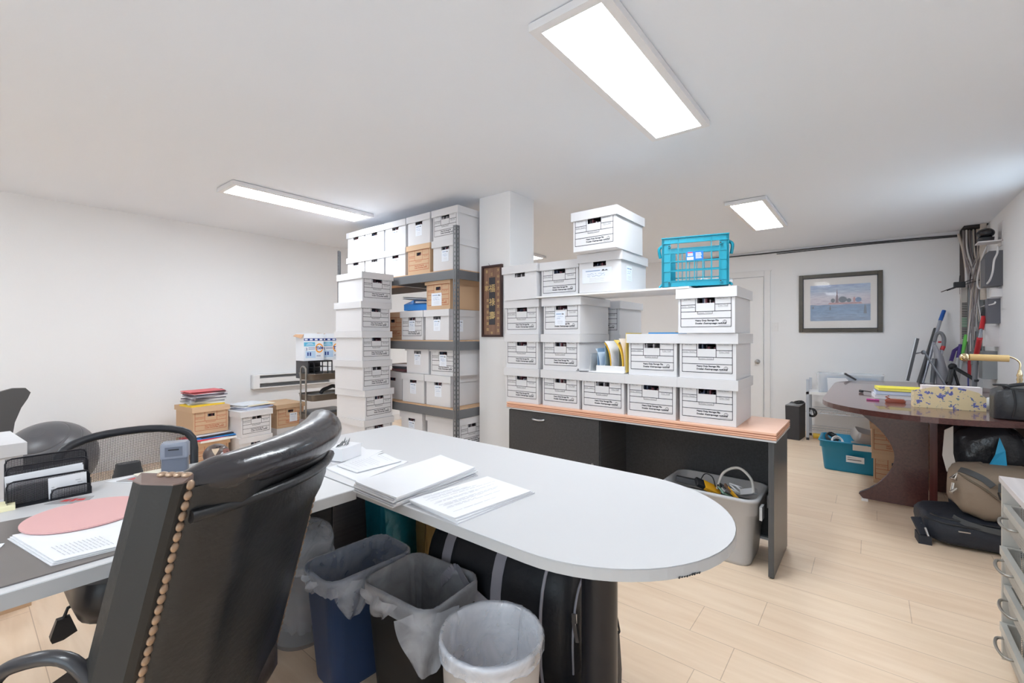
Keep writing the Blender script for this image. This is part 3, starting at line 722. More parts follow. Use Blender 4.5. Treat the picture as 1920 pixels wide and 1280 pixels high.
card('red and grey card on an envelope left of the armchair', [(.345, 2.0), (.39, 1.935), (.435, 1.96), (.40, 2.02)], zt + .0015, 2)
sheet('note_slip', 'cream paper slip behind the card near the date stamp', 'paper', [(.40, 2.045), (.405, 1.985), (.49, 2.0), (.485, 2.05)], zt + .0012, .004, m=mat('cream_paper', (236, 230, 214), .8, var=0))
for i, (cs, lb) in enumerate((([(.66, 2.05), (.68, 1.84), (.80, 1.87), (.79, 2.06)], 'white page on the desk right of the round pig ornament'), ([(.80, 2.055), (.79, 1.86), (.98, 1.87), (.99, 2.055)], 'white page beside the one near the pig ornament'))):
    sheet('document', lb, 'paper', cs, zt, .0012 + .001 * i, group='loose pages at the back of the desk')
# letter sorter
MESHB = mesh_mat('black_wire_mesh', (40, 40, 46), 330, (0, 2), .42)
MESHB2 = mesh_mat('black_wire_mesh_side', (40, 40, 46), 330, (1, 2), .42)
WIRE = mat('black_wire', (34, 34, 40), .35, .3, var=0)
ls = thing('letter_sorter', 'black mesh letter sorter holding white envelopes at the back of the desk', 'letter sorter', (.183, 1.962, zt), rz=0)
ww = .088
for i, (y, h) in enumerate(((.042, .128), (.014, .108), (-.014, .07), (-.040, .034))):
    x0 = -ww if i < 3 else .0
    MB().box(x0, ww, y - .0004, y + .0004, .002, h).build('divider', MESHB, ls)
    b = MB(); r_ = .014
    b.tube([(x0, y, 0), (x0, y, h - r_), (x0 + .004, y, h - .004), (x0 + r_, y, h), (ww - r_, y, h), (ww - .004, y, h - .004), (ww, y, h - r_), (ww, y, 0)], .0024, 6)
    b.build('wire_frame', WIRE, ls)
MB().box(-ww, ww, -.042, .044, 0, .002).build('base', WIRE, ls)
for s_ in (-1, 1): MB().box(s_ * ww - .0004, s_ * ww + .0004, -.04, .042, .002, .05).build('side_mesh', MESHB2, ls)
GE = 'envelopes in the letter sorter'
def env(label, x, y, w_, h_, tilt):
    r = thing('envelope', label, 'envelope', (x, y, zt + .003), group=GE, rot=(math.radians(-6), math.radians(tilt), 0))
    b = MB(); b.box(-w_ / 2, w_ / 2, -.0008, .0008, 0, h_); b.build('paper', PAPER, r)
    b = MB(); b.box(w_ * .2, w_ * .34, -.0012, -.0008, h_ * .66, h_ * .7); b.box(w_ * .25, w_ * .38, -.0012, -.0008, h_ * .54, h_ * .58); b.box(-w_ * .42, -w_ * .35, -.0012, -.0008, h_ * .5, h_ * .55); b.build('printing', PAPERG, r)
env('rear long white envelope in the letter sorter', .185, 1.972, .160, .092, -1)
env('long printed envelope in the middle slot of the letter sorter', .178, 1.963, .166, .085, -2)
env('thin envelope just in front of the long printed one', .182, 1.957, .16, .08, -2)
env('small white envelope in the front slot of the letter sorter', .222, 1.938, .085, .062, -1)
# self inking stamp
st = thing('date_stamp', 'grey self-inking stamp standing at the back edge of the desk', 'stamp', (.512, 2.005, zt), rz=-.42)
BG = mat('blue_grey_plastic', (104, 111, 126), .35, var=.03)
MB().loft([ring(.078, .05, .008, .0), ring(.078, .05, .008, .062)], 0).build('base_housing', BG, st, bevel=.001)
MB().loft([ring(.084, .056, .010, .05), ring(.084, .056, .010, .098), ring(.074, .048, .012, .106)], 0).build('handle_cap', mat('pale_blue_grey', (136, 142, 156), .3, var=.02), st)
MB().box(-.026, .026, -.0300, -.0282, .058, .092).build('window', BG, st)
b = MB(); b.box(-.016, .016, -.0312, -.0302, .080, .084); b.build('slot', BLACKP, st)
# pig ornament
pg = thing('pig_ornament', 'round brown gourd pig ornament with pale triangular ear on the desk', 'ornament', (.632, 1.965, zt), rz=-.35); pg.scale = (.78, .78, .78)
b = MB(); b.ball((0, 0, .052), .056, 24, 16, sc=(1, .95, .93)); b.build('body', mat('brown_gourd', (92, 77, 72), .35, var=.1), pg)
b = MB(); b.tube([(.036, -.030, .066), (.045, -.038, .068)], .0155, 16); sn = b.build('snout', mat('pig_snout', (150, 98, 88), .4), pg)
b = MB()
for dz_ in (-.005, .005): b.ball((.0445 + dz_ * .6, -.0395 - dz_ * .0, .070), .0022)
b.build('nostrils', BLACKP, sn)
b = MB(); c0 = Vector((0, 0, .052))
def onb(th, ph, r=1.015): return c0 + Vector((.056 * r * math.cos(ph) * math.cos(th), .0532 * r * math.cos(ph) * math.sin(th), .052 * r * math.sin(ph)))
for (ta, tb_, tc) in ((-1.9, -1.2, -1.6),):
    N_ = 6
    for i in range(N_):
        for s_ in range(2): pass
    tri = []
    for i in range(N_ + 1):
        v = i / N_; wd = .38 * (1 - v)
        tri.append([onb(-1.62 + wd * k_, .75 - .62 * v, 1.02) for k_ in (-1, 0, 1)])
    for i in range(N_):
        for k_ in range(2): b.quad(tri[i][k_], tri[i][k_ + 1], tri[i + 1][k_ + 1], tri[i + 1][k_])
b.build('ear', mat('pale_leather', (208, 184, 158), .7), pg)
b = MB()
for k in range(9):
    a = 2 * PI * k / 9; b.ball(onb(-1.05 + .13 * math.cos(a), .12 + .16 * math.sin(a), 1.0), .0028, 8, 6)
b.ball(onb(-1.05, .12, 1.0), .004, 8, 6)
for k in range(4): b.ball(onb(-.75 + .05 * k, .75, 1.0), .003, 8, 6)
b.build('painted_dots', PAPER, pg)
b = MB()
for t_ in (-1.45, -1.1): b.ball(onb(t_, .95, .99), .004, 8, 6, sc=(1.6, 1, .6))
b.build('coin_slots', BLACKP, pg)
# ------------------------------------------------------------------ executive armchair in the foreground
LEA = mat('black_leather', (33, 33, 35), .36, var=.12, scale=9, bump=.12, bscale=70, spec=.5)
LEAB = mat('black_leather_roll', (44, 42, 46), .24, var=.1, scale=9, bump=.12, bscale=45, coat=.25)
FRM = mat('chair_frame_dark', (36, 35, 34), .55, var=.1, scale=12, bump=.08, bscale=90)
BRASS = mat('aged_brass', (176, 150, 128), .38, .75, var=.25, scale=60)
ec = thing('executive_armchair', 'large black leather armchair with brass nailhead trim in the foreground', 'chair', (.262, 1.282, 0), rz=math.radians(34.8))
ZT = .985
def rear(z): return -.325 + .268 * (1.0 - z)
def bow(x): return .060 * (1 - (x / .26) ** 2)
HW = .243
def fold(x, z, seed=0):     # drapery of the loose leather on the back
    u = (x + HW) / (2 * HW); v = (ZT - z)
    return .010 * math.exp(-((v - .10 - .12 * (1 - u)) / .035) ** 2) * (.4 + u) + .012 * math.exp(-((u - .16 - .10 * v) / .07) ** 2) + .005 * math.sin(9 * u + 7 * v)
def section(z, k=0):
    pts = []; n = 20
    for i in range(n + 1):
        x = -HW + 2 * HW * i / n
        pts.append((x, rear(z) - bow(x) - fold(x, z) * min(1, 8 * (HW - abs(x)) / HW), z))
    for i in range(n + 1):
        x = HW - 2 * HW * i / n
        pts.append((x, rear(z) - bow(x) + .085 + .03 * (1 - (x / HW) ** 2), z))
    return pts
b = MB(); zs = [.30 + (ZT - .30) * k / 26 for k in range(27)]
b.loft([section(z) for z in zs]); bk = b.build('backrest', LEA, ec)
# rolled top: thin at the left end, full at the right
b = MB(); rings = []
for i in range(37):
    u = i / 36; x = -HW + .003 + (2 * HW + .018) * u
    e = (.55 + .45 * min(1, u / .10)) if u < .9 else max(.25, math.sqrt(max(0, 1 - ((u - .9) / .1) ** 2 * .94)))
    ry = (.038 + .014 * u) * e; rz_ = (.032 + .022 * u ** 1.2) * e
    yc = rear(ZT) - bow(min(HW, x)) + .028; z_ = ZT + .002
    rg = []
    for k in range(20):
        a = 2 * PI * k / 20
        wr = 1 + .012 * math.sin(23 * u + 3 * math.cos(a)) * (.3 + u)
        rg.append((x, yc - math.cos(a) * ry * wr * (1.12 if math.cos(a) > 0 else 1.0), z_ + math.sin(a) * rz_ * wr))
    rings.append(rg)
b.loft(rings); b.build('headrest_roll', LEAB, ec)
b = MB(); b.tube([(x, rear(ZT - .055 - .012 * (x + HW)) - bow(x) - .007 - .006 * (x + HW), ZT - .050 - .045 * (x + HW)) for x in [-HW + 2 * HW * i / 16 for i in range(17)]], .011, 8)
b.build('seam_fold', LEA, ec)
for sx, nmx in ((-1, 'side_panel'), (1, 'side_panel')):
    b = MB(); rings = []
    for z in [.30 + (ZT + .012 - .30) * k / 12 for k in range(13)]:
        y0 = rear(z) + .004; x0 = sx * HW; x1 = sx * (HW + .030)
        q = [(x0, y0 - .006, z), (x1 - sx * .010, y0 - .004, z), (x1, y0 + .004, z), (x1, y0 + .058, z), (x1 - sx * .014, y0 + .086, z), (x0, y0 + .086, z)]
        rings.append(q)
    # worn, slanting cap
    top = [(p[0], p[1], p[2] + (.010 if i in (0, 5) else .002)) for i, p in enumerate(rings[-1])]
    b.loft(rings, 0, True, False, smooth=False); b.loft([rings[-1], top], 1, False, True, smooth=False)
    b.build(nmx, [FRM, mat('worn_leather_edge', (116, 98, 92), .45, var=.2, scale=30)], ec, recalc=True)
nail = MB(); nail.ball((0, 0, 0), .0085, 10, 8, sc=(1, .55, 1)); nmesh = nail.mesh('nailhead', BRASS)
for sx in (-1, 1):
    for k in range(38):
        z = ZT + .006 - k * .0172
        if z < .34: break
        link('nailhead', nmesh, ec, (sx * (HW + .006), rear(z) - .003, z), (0, .25 * math.sin(k * 2.1), 0))
for k in range(4): link('nailhead', nmesh, ec, (-HW - .003, rear(ZT) + .004 + .014 * k, ZT + .021), (PI / 2, 0, 0))
b = MB()   # seat cushion
b.loft([ring(.46, .42, .06, .34, 4, 0, .02), ring(.48, .46, .08, .37, 4, 0, .02), ring(.48, .46, .08, .41, 4, 0, .02), ring(.42, .40, .10, .44, 4, 0, .02)])
b.build('seat', mat('brown_black_leather', (58, 50, 48), .35, var=.1, bump=.15, bscale=60), ec)
for sx in (-1, 1):
    b = MB(); pth = smooth_path([(sx * .255, -.20, .60), (sx * .262, -.13, .70), (sx * .265, -.03, .690), (sx * .265, .015, .645), (sx * .262, .04, .57), (sx * .255, .07, .46), (sx * .235, .04, .40), (sx * .225, -.08, .40)], 7)
    b.tube(pth, .0115, 10); b.build('armrest', mat('armrest_vinyl', (46, 46, 50), .3, coat=.2, var=.05), ec)
b = MB(); b.tube([(0, .03, .10), (0, .03, .34)], .03, 16); b.box(-.14, .14, -.10, .16, .32, .345); b.build('gas_column', BLACKP, ec)
for k in range(5):
    a = 2 * PI * k / 5 + .3; c, s_ = math.cos(a), math.sin(a)
    lg = MB().bar((0, .03, .11), (.29 * c, .03 + .29 * s_, .075), .045, .03).build('base_arm', FRM, ec)
    MB().tube([(.29 * c - .018 * s_, .03 + .29 * s_ + .018 * c, .027), (.29 * c + .018 * s_, .03 + .29 * s_ - .018 * c, .027)], .027, 14).build('caster', BLACKP, lg)
MB().bar((0, -.24, .36), (0, -.10, .335), .10, .02).build('back_bracket', FRM, ec)

# ------------------------------------------------------------------ mesh task chair behind the desk
NET = mesh_mat('chair_net', (70, 70, 72), 190, (0, 2), .30, .7, 0)
mc = thing('task_chair', 'black mesh back task chair behind the left desk with its seat under the desk', 'chair', (.462, 2.07, 0), rz=PI)
# local +Y faces the desk user side (toward -Y world)
b = MB(); N_ = 20
def mb_pt(u, v): return (.222 * u * (1 - .08 * (1 - v)), -.30 - .05 * (1 - u * u) - .06 * (v - .5), .55 + .285 * v - .045 * v * abs(u) ** 3)
vs = []; fs = []
for i in range(N_ + 1):
    for j in range(N_ + 1): vs.append(mb_pt(-1 + 2 * i / N_, j / N_))
for i in range(N_):
    for j in range(N_): a = i * (N_ + 1) + j; fs.append((a, a + 1, a + N_ + 2, a + N_ + 1))
b.add(vs, fs, 0, True); b.build('backrest_mesh', NET, mc)
rim = [mb_pt(-1, v / 8) for v in range(7)] + [mb_pt(-.97, .92), mb_pt(-.90, .985)] + [mb_pt(-.8 + 1.6 * k / 10, 1.0) for k in range(11)] + [mb_pt(.90, .985), mb_pt(.97, .92)] + [mb_pt(1, v / 8) for v in range(6, -1, -1)] + [mb_pt(.5, -.02), mb_pt(-.5, -.02)]
MB().tube(rim, .016, 10, closed=True).build('back_frame', mat('black_frame', (40, 42, 48), .4), mc)
b = MB(); b.loft([ring(.14, .05, .02, .52, 4, 0, -.37), ring(.12, .05, .02, .60, 4, 0, -.385), ring(.08, .04, .018, .70, 4, 0, -.385)]); b.build('lumbar_support', DGREY, mc)
b = MB(); b.loft([ring(.26, .26, .08, .335, 5, 0, .05), ring(.45, .46, .1, .37, 5, 0, .05), ring(.49, .50, .1, .43, 5, 0, .05), ring(.47, .48, .12, .49, 5, 0, .05)]); b.build('seat', mat('black_vinyl_seat', (30, 30, 36), .35, var=.05), mc)
b = MB(); b.tube([(0, 0, .10), (0, 0, .34)], .027, 14); b.bar((0, -.02, .36), (0, -.33, .42), .07, .02); b.bar((0, -.34, .42), (0, -.38, .56), .07, .02); b.build('gas_column', BLACKP, mc)
b = MB(); b.tube([(.17, .10, .40), (.24, .12, .39), (.25, .12, .36)], .005, 8); b.loft([[(.235, .11, .365), (.265, .11, .365), (.265, .13, .365), (.235, .13, .365)], [(.22, .105, .315), (.28, .105, .315), (.28, .135, .315), (.22, .135, .315)], [(.25, .115, .30), (.275, .115, .30), (.275, .13, .30), (.25, .13, .30)]], smooth=False); b.build('lever', BLACKP, mc)
for k in range(5):
    a = 2 * PI * k / 5; c, s_ = math.cos(a), math.sin(a)
    lg = MB().bar((0, 0, .10), (.27 * c, .27 * s_, .07), .04, .025).build('base_arm', BLACKP, mc)
    MB().tube([(.27 * c - .018 * s_, .27 * s_ + .018 * c, .025), (.27 * c + .018 * s_, .27 * s_ - .018 * c, .025)], .025, 12).build('caster', BLACKP, lg)
# ------------------------------------------------------------------ dark chair at the far left
fc = thing('plastic_back_chair', 'dark grey chair with a butterfly shaped plastic back at the left picture edge', 'chair', (.12, 4.02, -.0), rz=PI + .3); fc.scale = (1, 1, .905)
GP_ = mat('graphite_plastic', (84, 84, 86), .5, var=.05)
b = MB(); out = [(-.19, .62), (-.205, .75), (-.235, .85), (-.265, .91), (-.28, .955), (-.255, .99), (-.20, .995), (-.10, .965), (0, .96), (.10, .965), (.20, .995), (.255, .99), (.28, .955), (.265, .91), (.235, .85), (.205, .75), (.19, .62)]
inn = [(-.055, .70), (-.07, .80), (-.05, .87), (0, .89), (.05, .87), (.07, .80), (.055, .70)]
b.plate(out, 'Y', -.26, -.235); o = b.build('backrest', GP_, fc, bevel=.006)
b = MB(); b.tube([(x, -.268, z) for x, z in inn], .018, 8, closed=True); b.build('back_ring', DGREY, fc)
b = MB()
for sx in (-1, 1):
    for k in range(4): b.bar((sx * (.105 + .021 * k), -.2605, .63), (sx * (.115 + .022 * k), -.2605, .72), .007, .003)
b.build('vent_slots', BLACKP, fc)
b = MB(); b.loft([ring(.40, .40, .1, .43, 5, 0, 0), ring(.46, .46, .1, .46, 5, 0, 0), ring(.42, .42, .12, .49, 5, 0, 0)]); b.build('seat', BLACKP, fc)
b = MB(); b.tube([(0, 0, .08), (0, 0, .43)], .027, 12); b.bar((0, -.05, .44), (0, -.27, .50), .06, .02); b.bar((0, -.265, .49), (0, -.245, .64), .22, .02); b.build('gas_column', BLACKP, fc)
for k in range(5):
    a = 2 * PI * k / 5; c, s_ = math.cos(a), math.sin(a)
    lg = MB().bar((0, 0, .10), (.27 * c, .27 * s_, .07), .04, .025).build('base_arm', BLACKP, fc)
    MB().tube([(.27 * c - .018 * s_, .27 * s_ + .018 * c, .025), (.27 * c + .018 * s_, .27 * s_ - .018 * c, .025)], .025, 12).build('caster', BLACKP, lg)
# exercise ball
m, N, L, bb = new_mat('ball_rubber')
bb.inputs['Base Color'].default_value = lin((92, 92, 96)); bb.inputs['Roughness'].default_value = .33
tc = N.new('ShaderNodeTexCoord'); wv = N.new('ShaderNodeTexWave'); wv.wave_type = 'BANDS'; wv.bands_direction = 'Z'; wv.inputs['Scale'].default_value = 5.5
L.new(tc.outputs['Object'], wv.inputs['Vector'])
mr = N.new('ShaderNodeValToRGB'); mr.color_ramp.elements[0].position = 0; mr.color_ramp.elements[1].position = .07; L.new(wv.outputs['Fac'], mr.inputs[0])
bp = N.new('ShaderNodeBump'); bp.inputs['Strength'].default_value = .5; bp.inputs['Distance'].default_value = .006; L.new(mr.outputs[0], bp.inputs['Height']); L.new(bp.outputs[0], bb.inputs['Normal'])
o = MB().ball((0, 0, 0), .285, 48, 32).build('exercise_ball', m, loc=(.47, 4.98, .285)); o.rotation_euler = (.5, -.35, 0)
tag(o, 'large grey rubber exercise ball against the left wall', 'exercise ball')
# ------------------------------------------------------------------ waste bins under the peninsula
def liner_mat(name, rgb, op=.45):
    m, N, L, b = new_mat(name)
    b.inputs['Base Color'].default_value = lin(rgb); b.inputs['Roughness'].default_value = .16; b.inputs['Specular IOR Level'].default_value = .9
    tc = N.new('ShaderNodeTexCoord'); n = N.new('ShaderNodeTexNoise'); n.inputs['Scale'].default_value = 9; n.inputs['Detail'].default_value = 4; n.inputs['Distortion'].default_value = 1.5
    L.new(tc.outputs['Object'], n.inputs['Vector'])
    bp = N.new('ShaderNodeBump'); bp.inputs['Strength'].default_value = .35; bp.inputs['Distance'].default_value = .02; L.new(n.outputs['Fac'], bp.inputs['Height']); L.new(bp.outputs[0], b.inputs['Normal'])
    mr = N.new('ShaderNodeMapRange'); mr.inputs['From Min'].default_value = .3; mr.inputs['From Max'].default_value = .75; mr.inputs['To Min'].default_value = op - .05; mr.inputs['To Max'].default_value = op + .14
    L.new(n.outputs['Fac'], mr.inputs['Value']); L.new(mr.outputs[0], b.inputs['Alpha'])
    return m
LIN = liner_mat('clear_bin_liner', (228, 236, 250), .29); LINW = liner_mat('milky_bin_liner', (226, 231, 242), .40)
def bin_(label, x, y, rz, w, d, h, mt, lm, round_=False, taper=.78, skirt=.07, seed=0, tail=None):
    r = thing('waste_bin', label, 'waste bin', (x, y, 0), rz=rz, group='waste bins under the peninsula')
    rr = random.Random(seed); n = 8
    rd = (min(w, d) / 2 - .0001) if round_ else .05
    def rg(s_, z, e=0.0, nn=n): return ring(w * s_ + e, d * s_ + e, max(.01, rd * s_ + e / 2 if not round_ else min(w, d) * s_ / 2 + e / 2 - .0001), z, nn)
    b = MB(); b.loft([rg(taper, .0), rg(taper + .02, .01), rg(1, h - .012), rg(1, h - .012, .012), rg(1, h, .012), rg(1, h, -.004), rg(taper, .012, -.006)], smooth=False)
    for k in range(len(b.sm)): b.sm[k] = True
    o = b.build('bin', mt, r, recalc=False)
    # liner: inside bag + cuff folded over the rim
    m_ = len(rg(1, 0)); ph = [rr.uniform(0, 6.28) for _ in range(4)]
    def ruf(k, a): t = 2 * PI * k / m_; return a * (math.sin(7 * t + ph[0]) + .7 * math.sin(13 * t + ph[1]) + .5 * math.sin(23 * t + ph[2]))
    def R_(s_, z, e, a, az=0.0):
        out = []
        for k, (px, py, pz) in enumerate(rg(s_, z, e)):
            l_ = math.hypot(px, py); f = 1 + ruf(k, a) / l_
            out.append((px * f, py * f, pz + ruf((k * 3) % m_, az)))
        return out
    b = MB()
    b.loft([R_(.25, .05, 0, .004, .006), R_(.6, .045, 0, .006, .006), R_(taper * .92, .12, -.02, .009), R_(.9, h * .6, -.03, .006), R_(1, h - .02, -.018, .002), R_(1, h + .004, -.004, .0006, .001),
            R_(1, h + .006, .010, .0006, .001), R_(1, h - .004, .020, .0008), R_(1, h - .02, .018, .0012), R_(1, h - .034, .016, .0018), R_(1, h - skirt, .018, .0025, .004)], cap1=False)
    if tail:     # loose flap of the bag hanging outside: (side angle start, width, length)
        for (cx, cy, nx, ny, wd, ln) in tail:
            rings = []; tx, ty = -ny, nx
            for j in range(9):
                v = j / 8; ww = wd * (1 - .55 * v ** 1.5); row = []
                for i in range(11):
                    u = -1 + 2 * i / 10
                    off = .014 + .010 * math.sin(5 * u + 4 * v) + .014 * math.sin(PI * v)
                    row.append((cx + tx * u * ww + nx * off, cy + ty * u * ww + ny * off, h - .01 - ln * v * (1 - .25 * abs(u) ** 2)))
                rings.append(row)
            b.loft(rings, cap0=False, cap1=False, closed=False)
    b.build('bin_liner', lm, r)
    return r
NAVYB = mat('navy_bin_plastic', (46, 70, 112), .38, var=.04)
bin_('tall navy blue waste bin with a translucent liner, second from the left', .955, 1.505, -.04, .335, .215, .405, NAVYB, LIN, seed=2, skirt=.05, tail=[(-.09, -.105, -.15, -1, .075, .13), (-.165, .0, -1, 0, .05, .05)])
bin_('black rectangular waste bin with a milky liner, between the blue and the white one', 1.005, 1.205, .06, .255, .315, .40, mat('black_bin_plastic', (28, 28, 30), .5), LINW, seed=5, skirt=.06, tail=[(-.125, .05, -1, .1, .09, .07), (-.10, -.13, -.6, -.8, .10, .20)])
bin_('round white waste bin with a clear liner nearest the column leg', .922, .812, 0, .27, .27, .425, mat('white_bin_plastic', (212, 210, 212), .45), LIN, True, .84, seed=8, skirt=.035)
cb = bin_('translucent grey round bin with a clear bag behind the blue one', .905, 1.845, 0, .24, .24, .33, mat('smoke_plastic', (180, 183, 190), .15, alpha=.3, var=0), LINW, True, .88, seed=12, skirt=.02)
b = MB(); b.loft([[(p[0] * f + .0, p[1] * f, z) for p in ring(.25, .25, .124, 0, 8)] for f, z in ((.90, .31), (.98, .35), (1.0, .39), (.9, .43), (.7, .45), (.3, .455))], cap0=False)
b.build('puffed_bag', LIN, cb)
MB().ball((0.0, 0, .06), .06, 12, 8, sc=(1, .8, .5)).build('crumpled_tissue', mat('tissue', (196, 170, 170), .9), cb)
# shopping bags and duffel under the peninsula
def crumple(b, rings, amp, seed):
    r = random.Random(seed)
    return [[(x + r.uniform(-amp, amp), y + r.uniform(-amp, amp), z + r.uniform(-amp, amp) * .6) for x, y, z in rg] for rg in rings]
TEAL = mat('teal_foil', (20, 112, 132), .28, .1, var=.25, scale=14, bump=.6, bscale=22)
GOLD = mat('gold_satin', (182, 152, 96), .4, .15, var=.2, scale=12, bump=.5, bscale=20)
b = MB(); b.loft(crumple(b, [ring(.28, .14, .02, z, 5, 0, .01 * k) for k, z in enumerate((0, .12, .26, .40, .50, .58))], .006, 3)); b.build('x', TEAL, loc=(1.43, 1.89, 0), rz=.05)
o = [x for x in COL.objects if x.name == 'x'][0]; o.name = 'gift_bag'; tag(o, 'shiny teal bag standing at the far end under the peninsula', 'bag', )
b = MB(); b.loft(crumple(b, [ring(.26, .12, .02, z, 5) for z in (0, .12, .26, .40, .50, .56)], .006, 4)); o = b.build('gift_bag', GOLD, loc=(1.60, 1.74, 0), rz=-.3); tag(o, 'dull gold bag between the teal bag and the black duffel', 'bag')
BLKF = mat('black_nylon', (27, 29, 36), .5, var=.15, scale=12, bump=.3, bscale=30); STRAP = mat('grey_webbing', (158, 158, 170), .45, var=.04)
df = thing('duffel_bag', 'big black duffel bag with grey straps and piping under the peninsula', 'bag', (1.37, .80, 0), rz=.06)
def dsec(s_, y, f=1.0): 
    out = []
    for k in range(28):
        a = 2 * PI * k / 28; c, s1 = math.cos(a), math.sin(a)
        out.append((.19 * f * abs(c) ** .75 * (1 if c > 0 else -1), y, .265 + .262 * f * abs(s1) ** .72 * (1 if s1 > 0 else -1)))
    return out
b = MB(); b.loft([dsec(0, y, f) for y, f in ((-.055, .55), (-.045, .86), (-.02, .97), (.03, 1), (.2, 1.0), (.36, 1.01), (.46, 1.0), (.53, .97), (.58, .88), (.60, .6))]); b.build('body', BLKF, df)
for y in (.04,): MB().tube([(p[0] * 1.01, p[1], .265 + (p[2] - .265) * 1.01) for p in dsec(0, y)], .006, 6, closed=True).build('piping', STRAP, df)
for y in (.20, .44):
    b = MB(); rg = dsec(0, y, 1.012); rg2 = dsec(0, y + .045, 1.012); b.loft([rg, rg2], cap0=False, cap1=False); b.build('strap', STRAP, df)
b = MB(); pts = smooth_path([(-.195, .26, .30), (-.235, .30, .36), (-.215, .38, .40), (-.235, .42, .36), (-.205, .48, .30)], 6)
for p, q in zip(pts, pts[1:]): b.bar(p, q, .003, .032, up=(0, 0, 1))
b.build('carry_handle', STRAP, df)
b = MB(); b.tube(smooth_path([(-.14, -.052, .16), (-.15, -.056, .30), (-.11, -.056, .42), (0, -.056, .47), (.1, -.05, .44)], 6), .004, 6); b.build('zip', STRAP, df)
b = MB(); b.bar((-.155, -.060, .34), (-.158, -.075, .28), .012, .004); b.bar((-.15, -.06, .36), (-.155, -.064, .335), .016, .006); b.build('zip_puller', STEEL, df)
b = MB(); b.plate([(-.04, .26), (.0, .34), (.06, .40), (.12, .41), (.12, .26), (.04, .24)], 'Y', -.060, -.054); b.build('side_patch', mat('taupe_patch', (132, 118, 122), .5), df)
tg = thing('black_case', 'black case on the floor behind the column leg', 'case', (1.305, .665, 0), rz=.0); tg.scale = (.5, .45, 1.45)
b = MB(); b.loft([ring(.13, .18, .02, 0), ring(.15, .20, .03, .12), ring(.12, .17, .02, .20)]); b.build('body', BLKF, tg)
MB().tube(smooth_path([(-.05, -.085, .20), (-.03, -.07, .235), (.03, -.07, .235), (.05, -.085, .20)], 5), .007, 6).build('handle', BLACKP, tg)

# ------------------------------------------------------------------ grey tote of cables and tools under the credenza
tt = thing('storage_tote', 'light grey tote full of cables and tools under the credenza', 'storage tote', (2.80, .72, 0), rz=0)
TOTE = mat('tote_grey', (188, 189, 192), .4, var=.02)
w, d, h = .36, .50, .37
b = MB(); b.loft([ring(w * .84, d * .84, .06, 0, 6), ring(w * .86, d * .86, .06, .02, 6), ring(w * .95, d * .96, .06, h - .09, 6), ring(w * 1.0, d * 1.0, .06, h - .085, 6), ring(w * 1.0, d * 1.0, .06, h - .02, 6), ring(w * 1.05, d * 1.04, .07, h - .018, 6), ring(w * 1.05, d * 1.04, .07, h, 6), ring(w * .96, d * .97, .06, h, 6), ring(w * .84, d * .84, .06, .012, 6)], cap1=True)
b.build('tub', TOTE, tt, recalc=True)
for x in (-.16, .06): MB().box(x, x + .06, -.275, -.262, h - .10, h - .03).build('handle_grip', TOTE, tt)
YEL = mat('yellow_tool', (242, 178, 40), .45); 
def toolish(name, label, loc, rot, parts, cat='tool', group='tools and cables in the grey tote'):
    r = thing(name, label, cat, loc, group=group, rot=rot)
    for nm_, bx, m_ in parts: MB().box(*bx).build(nm_, m_, r, bevel=.004)
    return r
X_, Y_ = 2.80, .72
tag(MB().loft([ring(w * f_, d * f_, .05, z, 5) for z, f_ in ((.05, .78), (.27, .86))]).build('cable_pile', mat('dark_cable_pile', (60, 60, 66), .6, var=.5, scale=30, bump=1, bscale=40), loc=(X_, Y_, 0)), 'dark tangle filling the bottom of the grey tote', 'cables')
toolish('stud_finder', 'yellow and black gadget with a round pale disc in the grey tote', (X_ - .07, Y_ + .0, .36), (.5, -.5, .5), (('body', (-.03, .03, -.05, .05, -.012, .012), YEL), ('grip', (-.028, .028, .05, .10, -.012, .012), BLACKP)))
toolish('screwdriver_handle', 'yellow handle leaning against the front rim of the grey tote', (X_ - .10, Y_ - .13, .355), (.9, -.3, .2), (('body', (-.008, .008, -.06, .06, -.008, .008), YEL), ('wooden_end', (-.012, .012, .03, .08, -.006, .006), mat('brown_tool', (120, 92, 76), .5))))
toolish('power_adapter', 'black adapter lying in the grey tote', (X_ + .0, Y_ + .13, .355), (.1, .2, .3), (('body', (-.05, .05, -.09, .09, -.016, .016), DGREY),), 'adapter')
toolish('power_adapter', 'white adapter at the right end of the grey tote', (X_ - .05, Y_ - .19, .375), (.3, .4, 1.2), (('body', (-.04, .04, -.022, .022, -.016, .016), LGREY),), 'adapter')
toolish('circuit_board', 'green and silver circuit piece in the grey tote', (X_ - .09, Y_ - .08, .36), (.5, -.4, .8), (('board', (-.03, .03, -.04, .04, -.003, .003), mat('green_board', (130, 168, 150), .5, var=.3, scale=60)), ('metal_can', (-.02, .015, -.02, .03, .003, .016), STEEL)), 'circuit board')
def coil(name, label, c, r, n, mt, tube=.0045, rot=(0, 0, 0), group=None, cat='cable'):
    pts = []
    for k in range(n * 14):
        a = 2 * PI * k / 14; rr = r * (1 + .12 * math.sin(k * .7))
        pts.append((rr * math.cos(a), rr * .8 * math.sin(a), .0045 * k / 7 + .006 * math.sin(a * 1.7)))
    o = MB().tube(pts, tube, 6).build(name, mt, loc=c); o.rotation_euler = rot
    return tag(o, label, cat, group)
coil('cable', 'white cable coil among the tools in the grey tote', (X_ - .02, Y_ - .11, .35), .045, 4, PAPER, rot=(.4, .5, 0), group='tools and cables in the grey tote')
coil('cable', 'black cable coil among the tools in the grey tote', (X_ - .06, Y_ - .05, .36), .035, 3, BLACKP, rot=(.9, .3, 0), group='tools and cables in the grey tote')
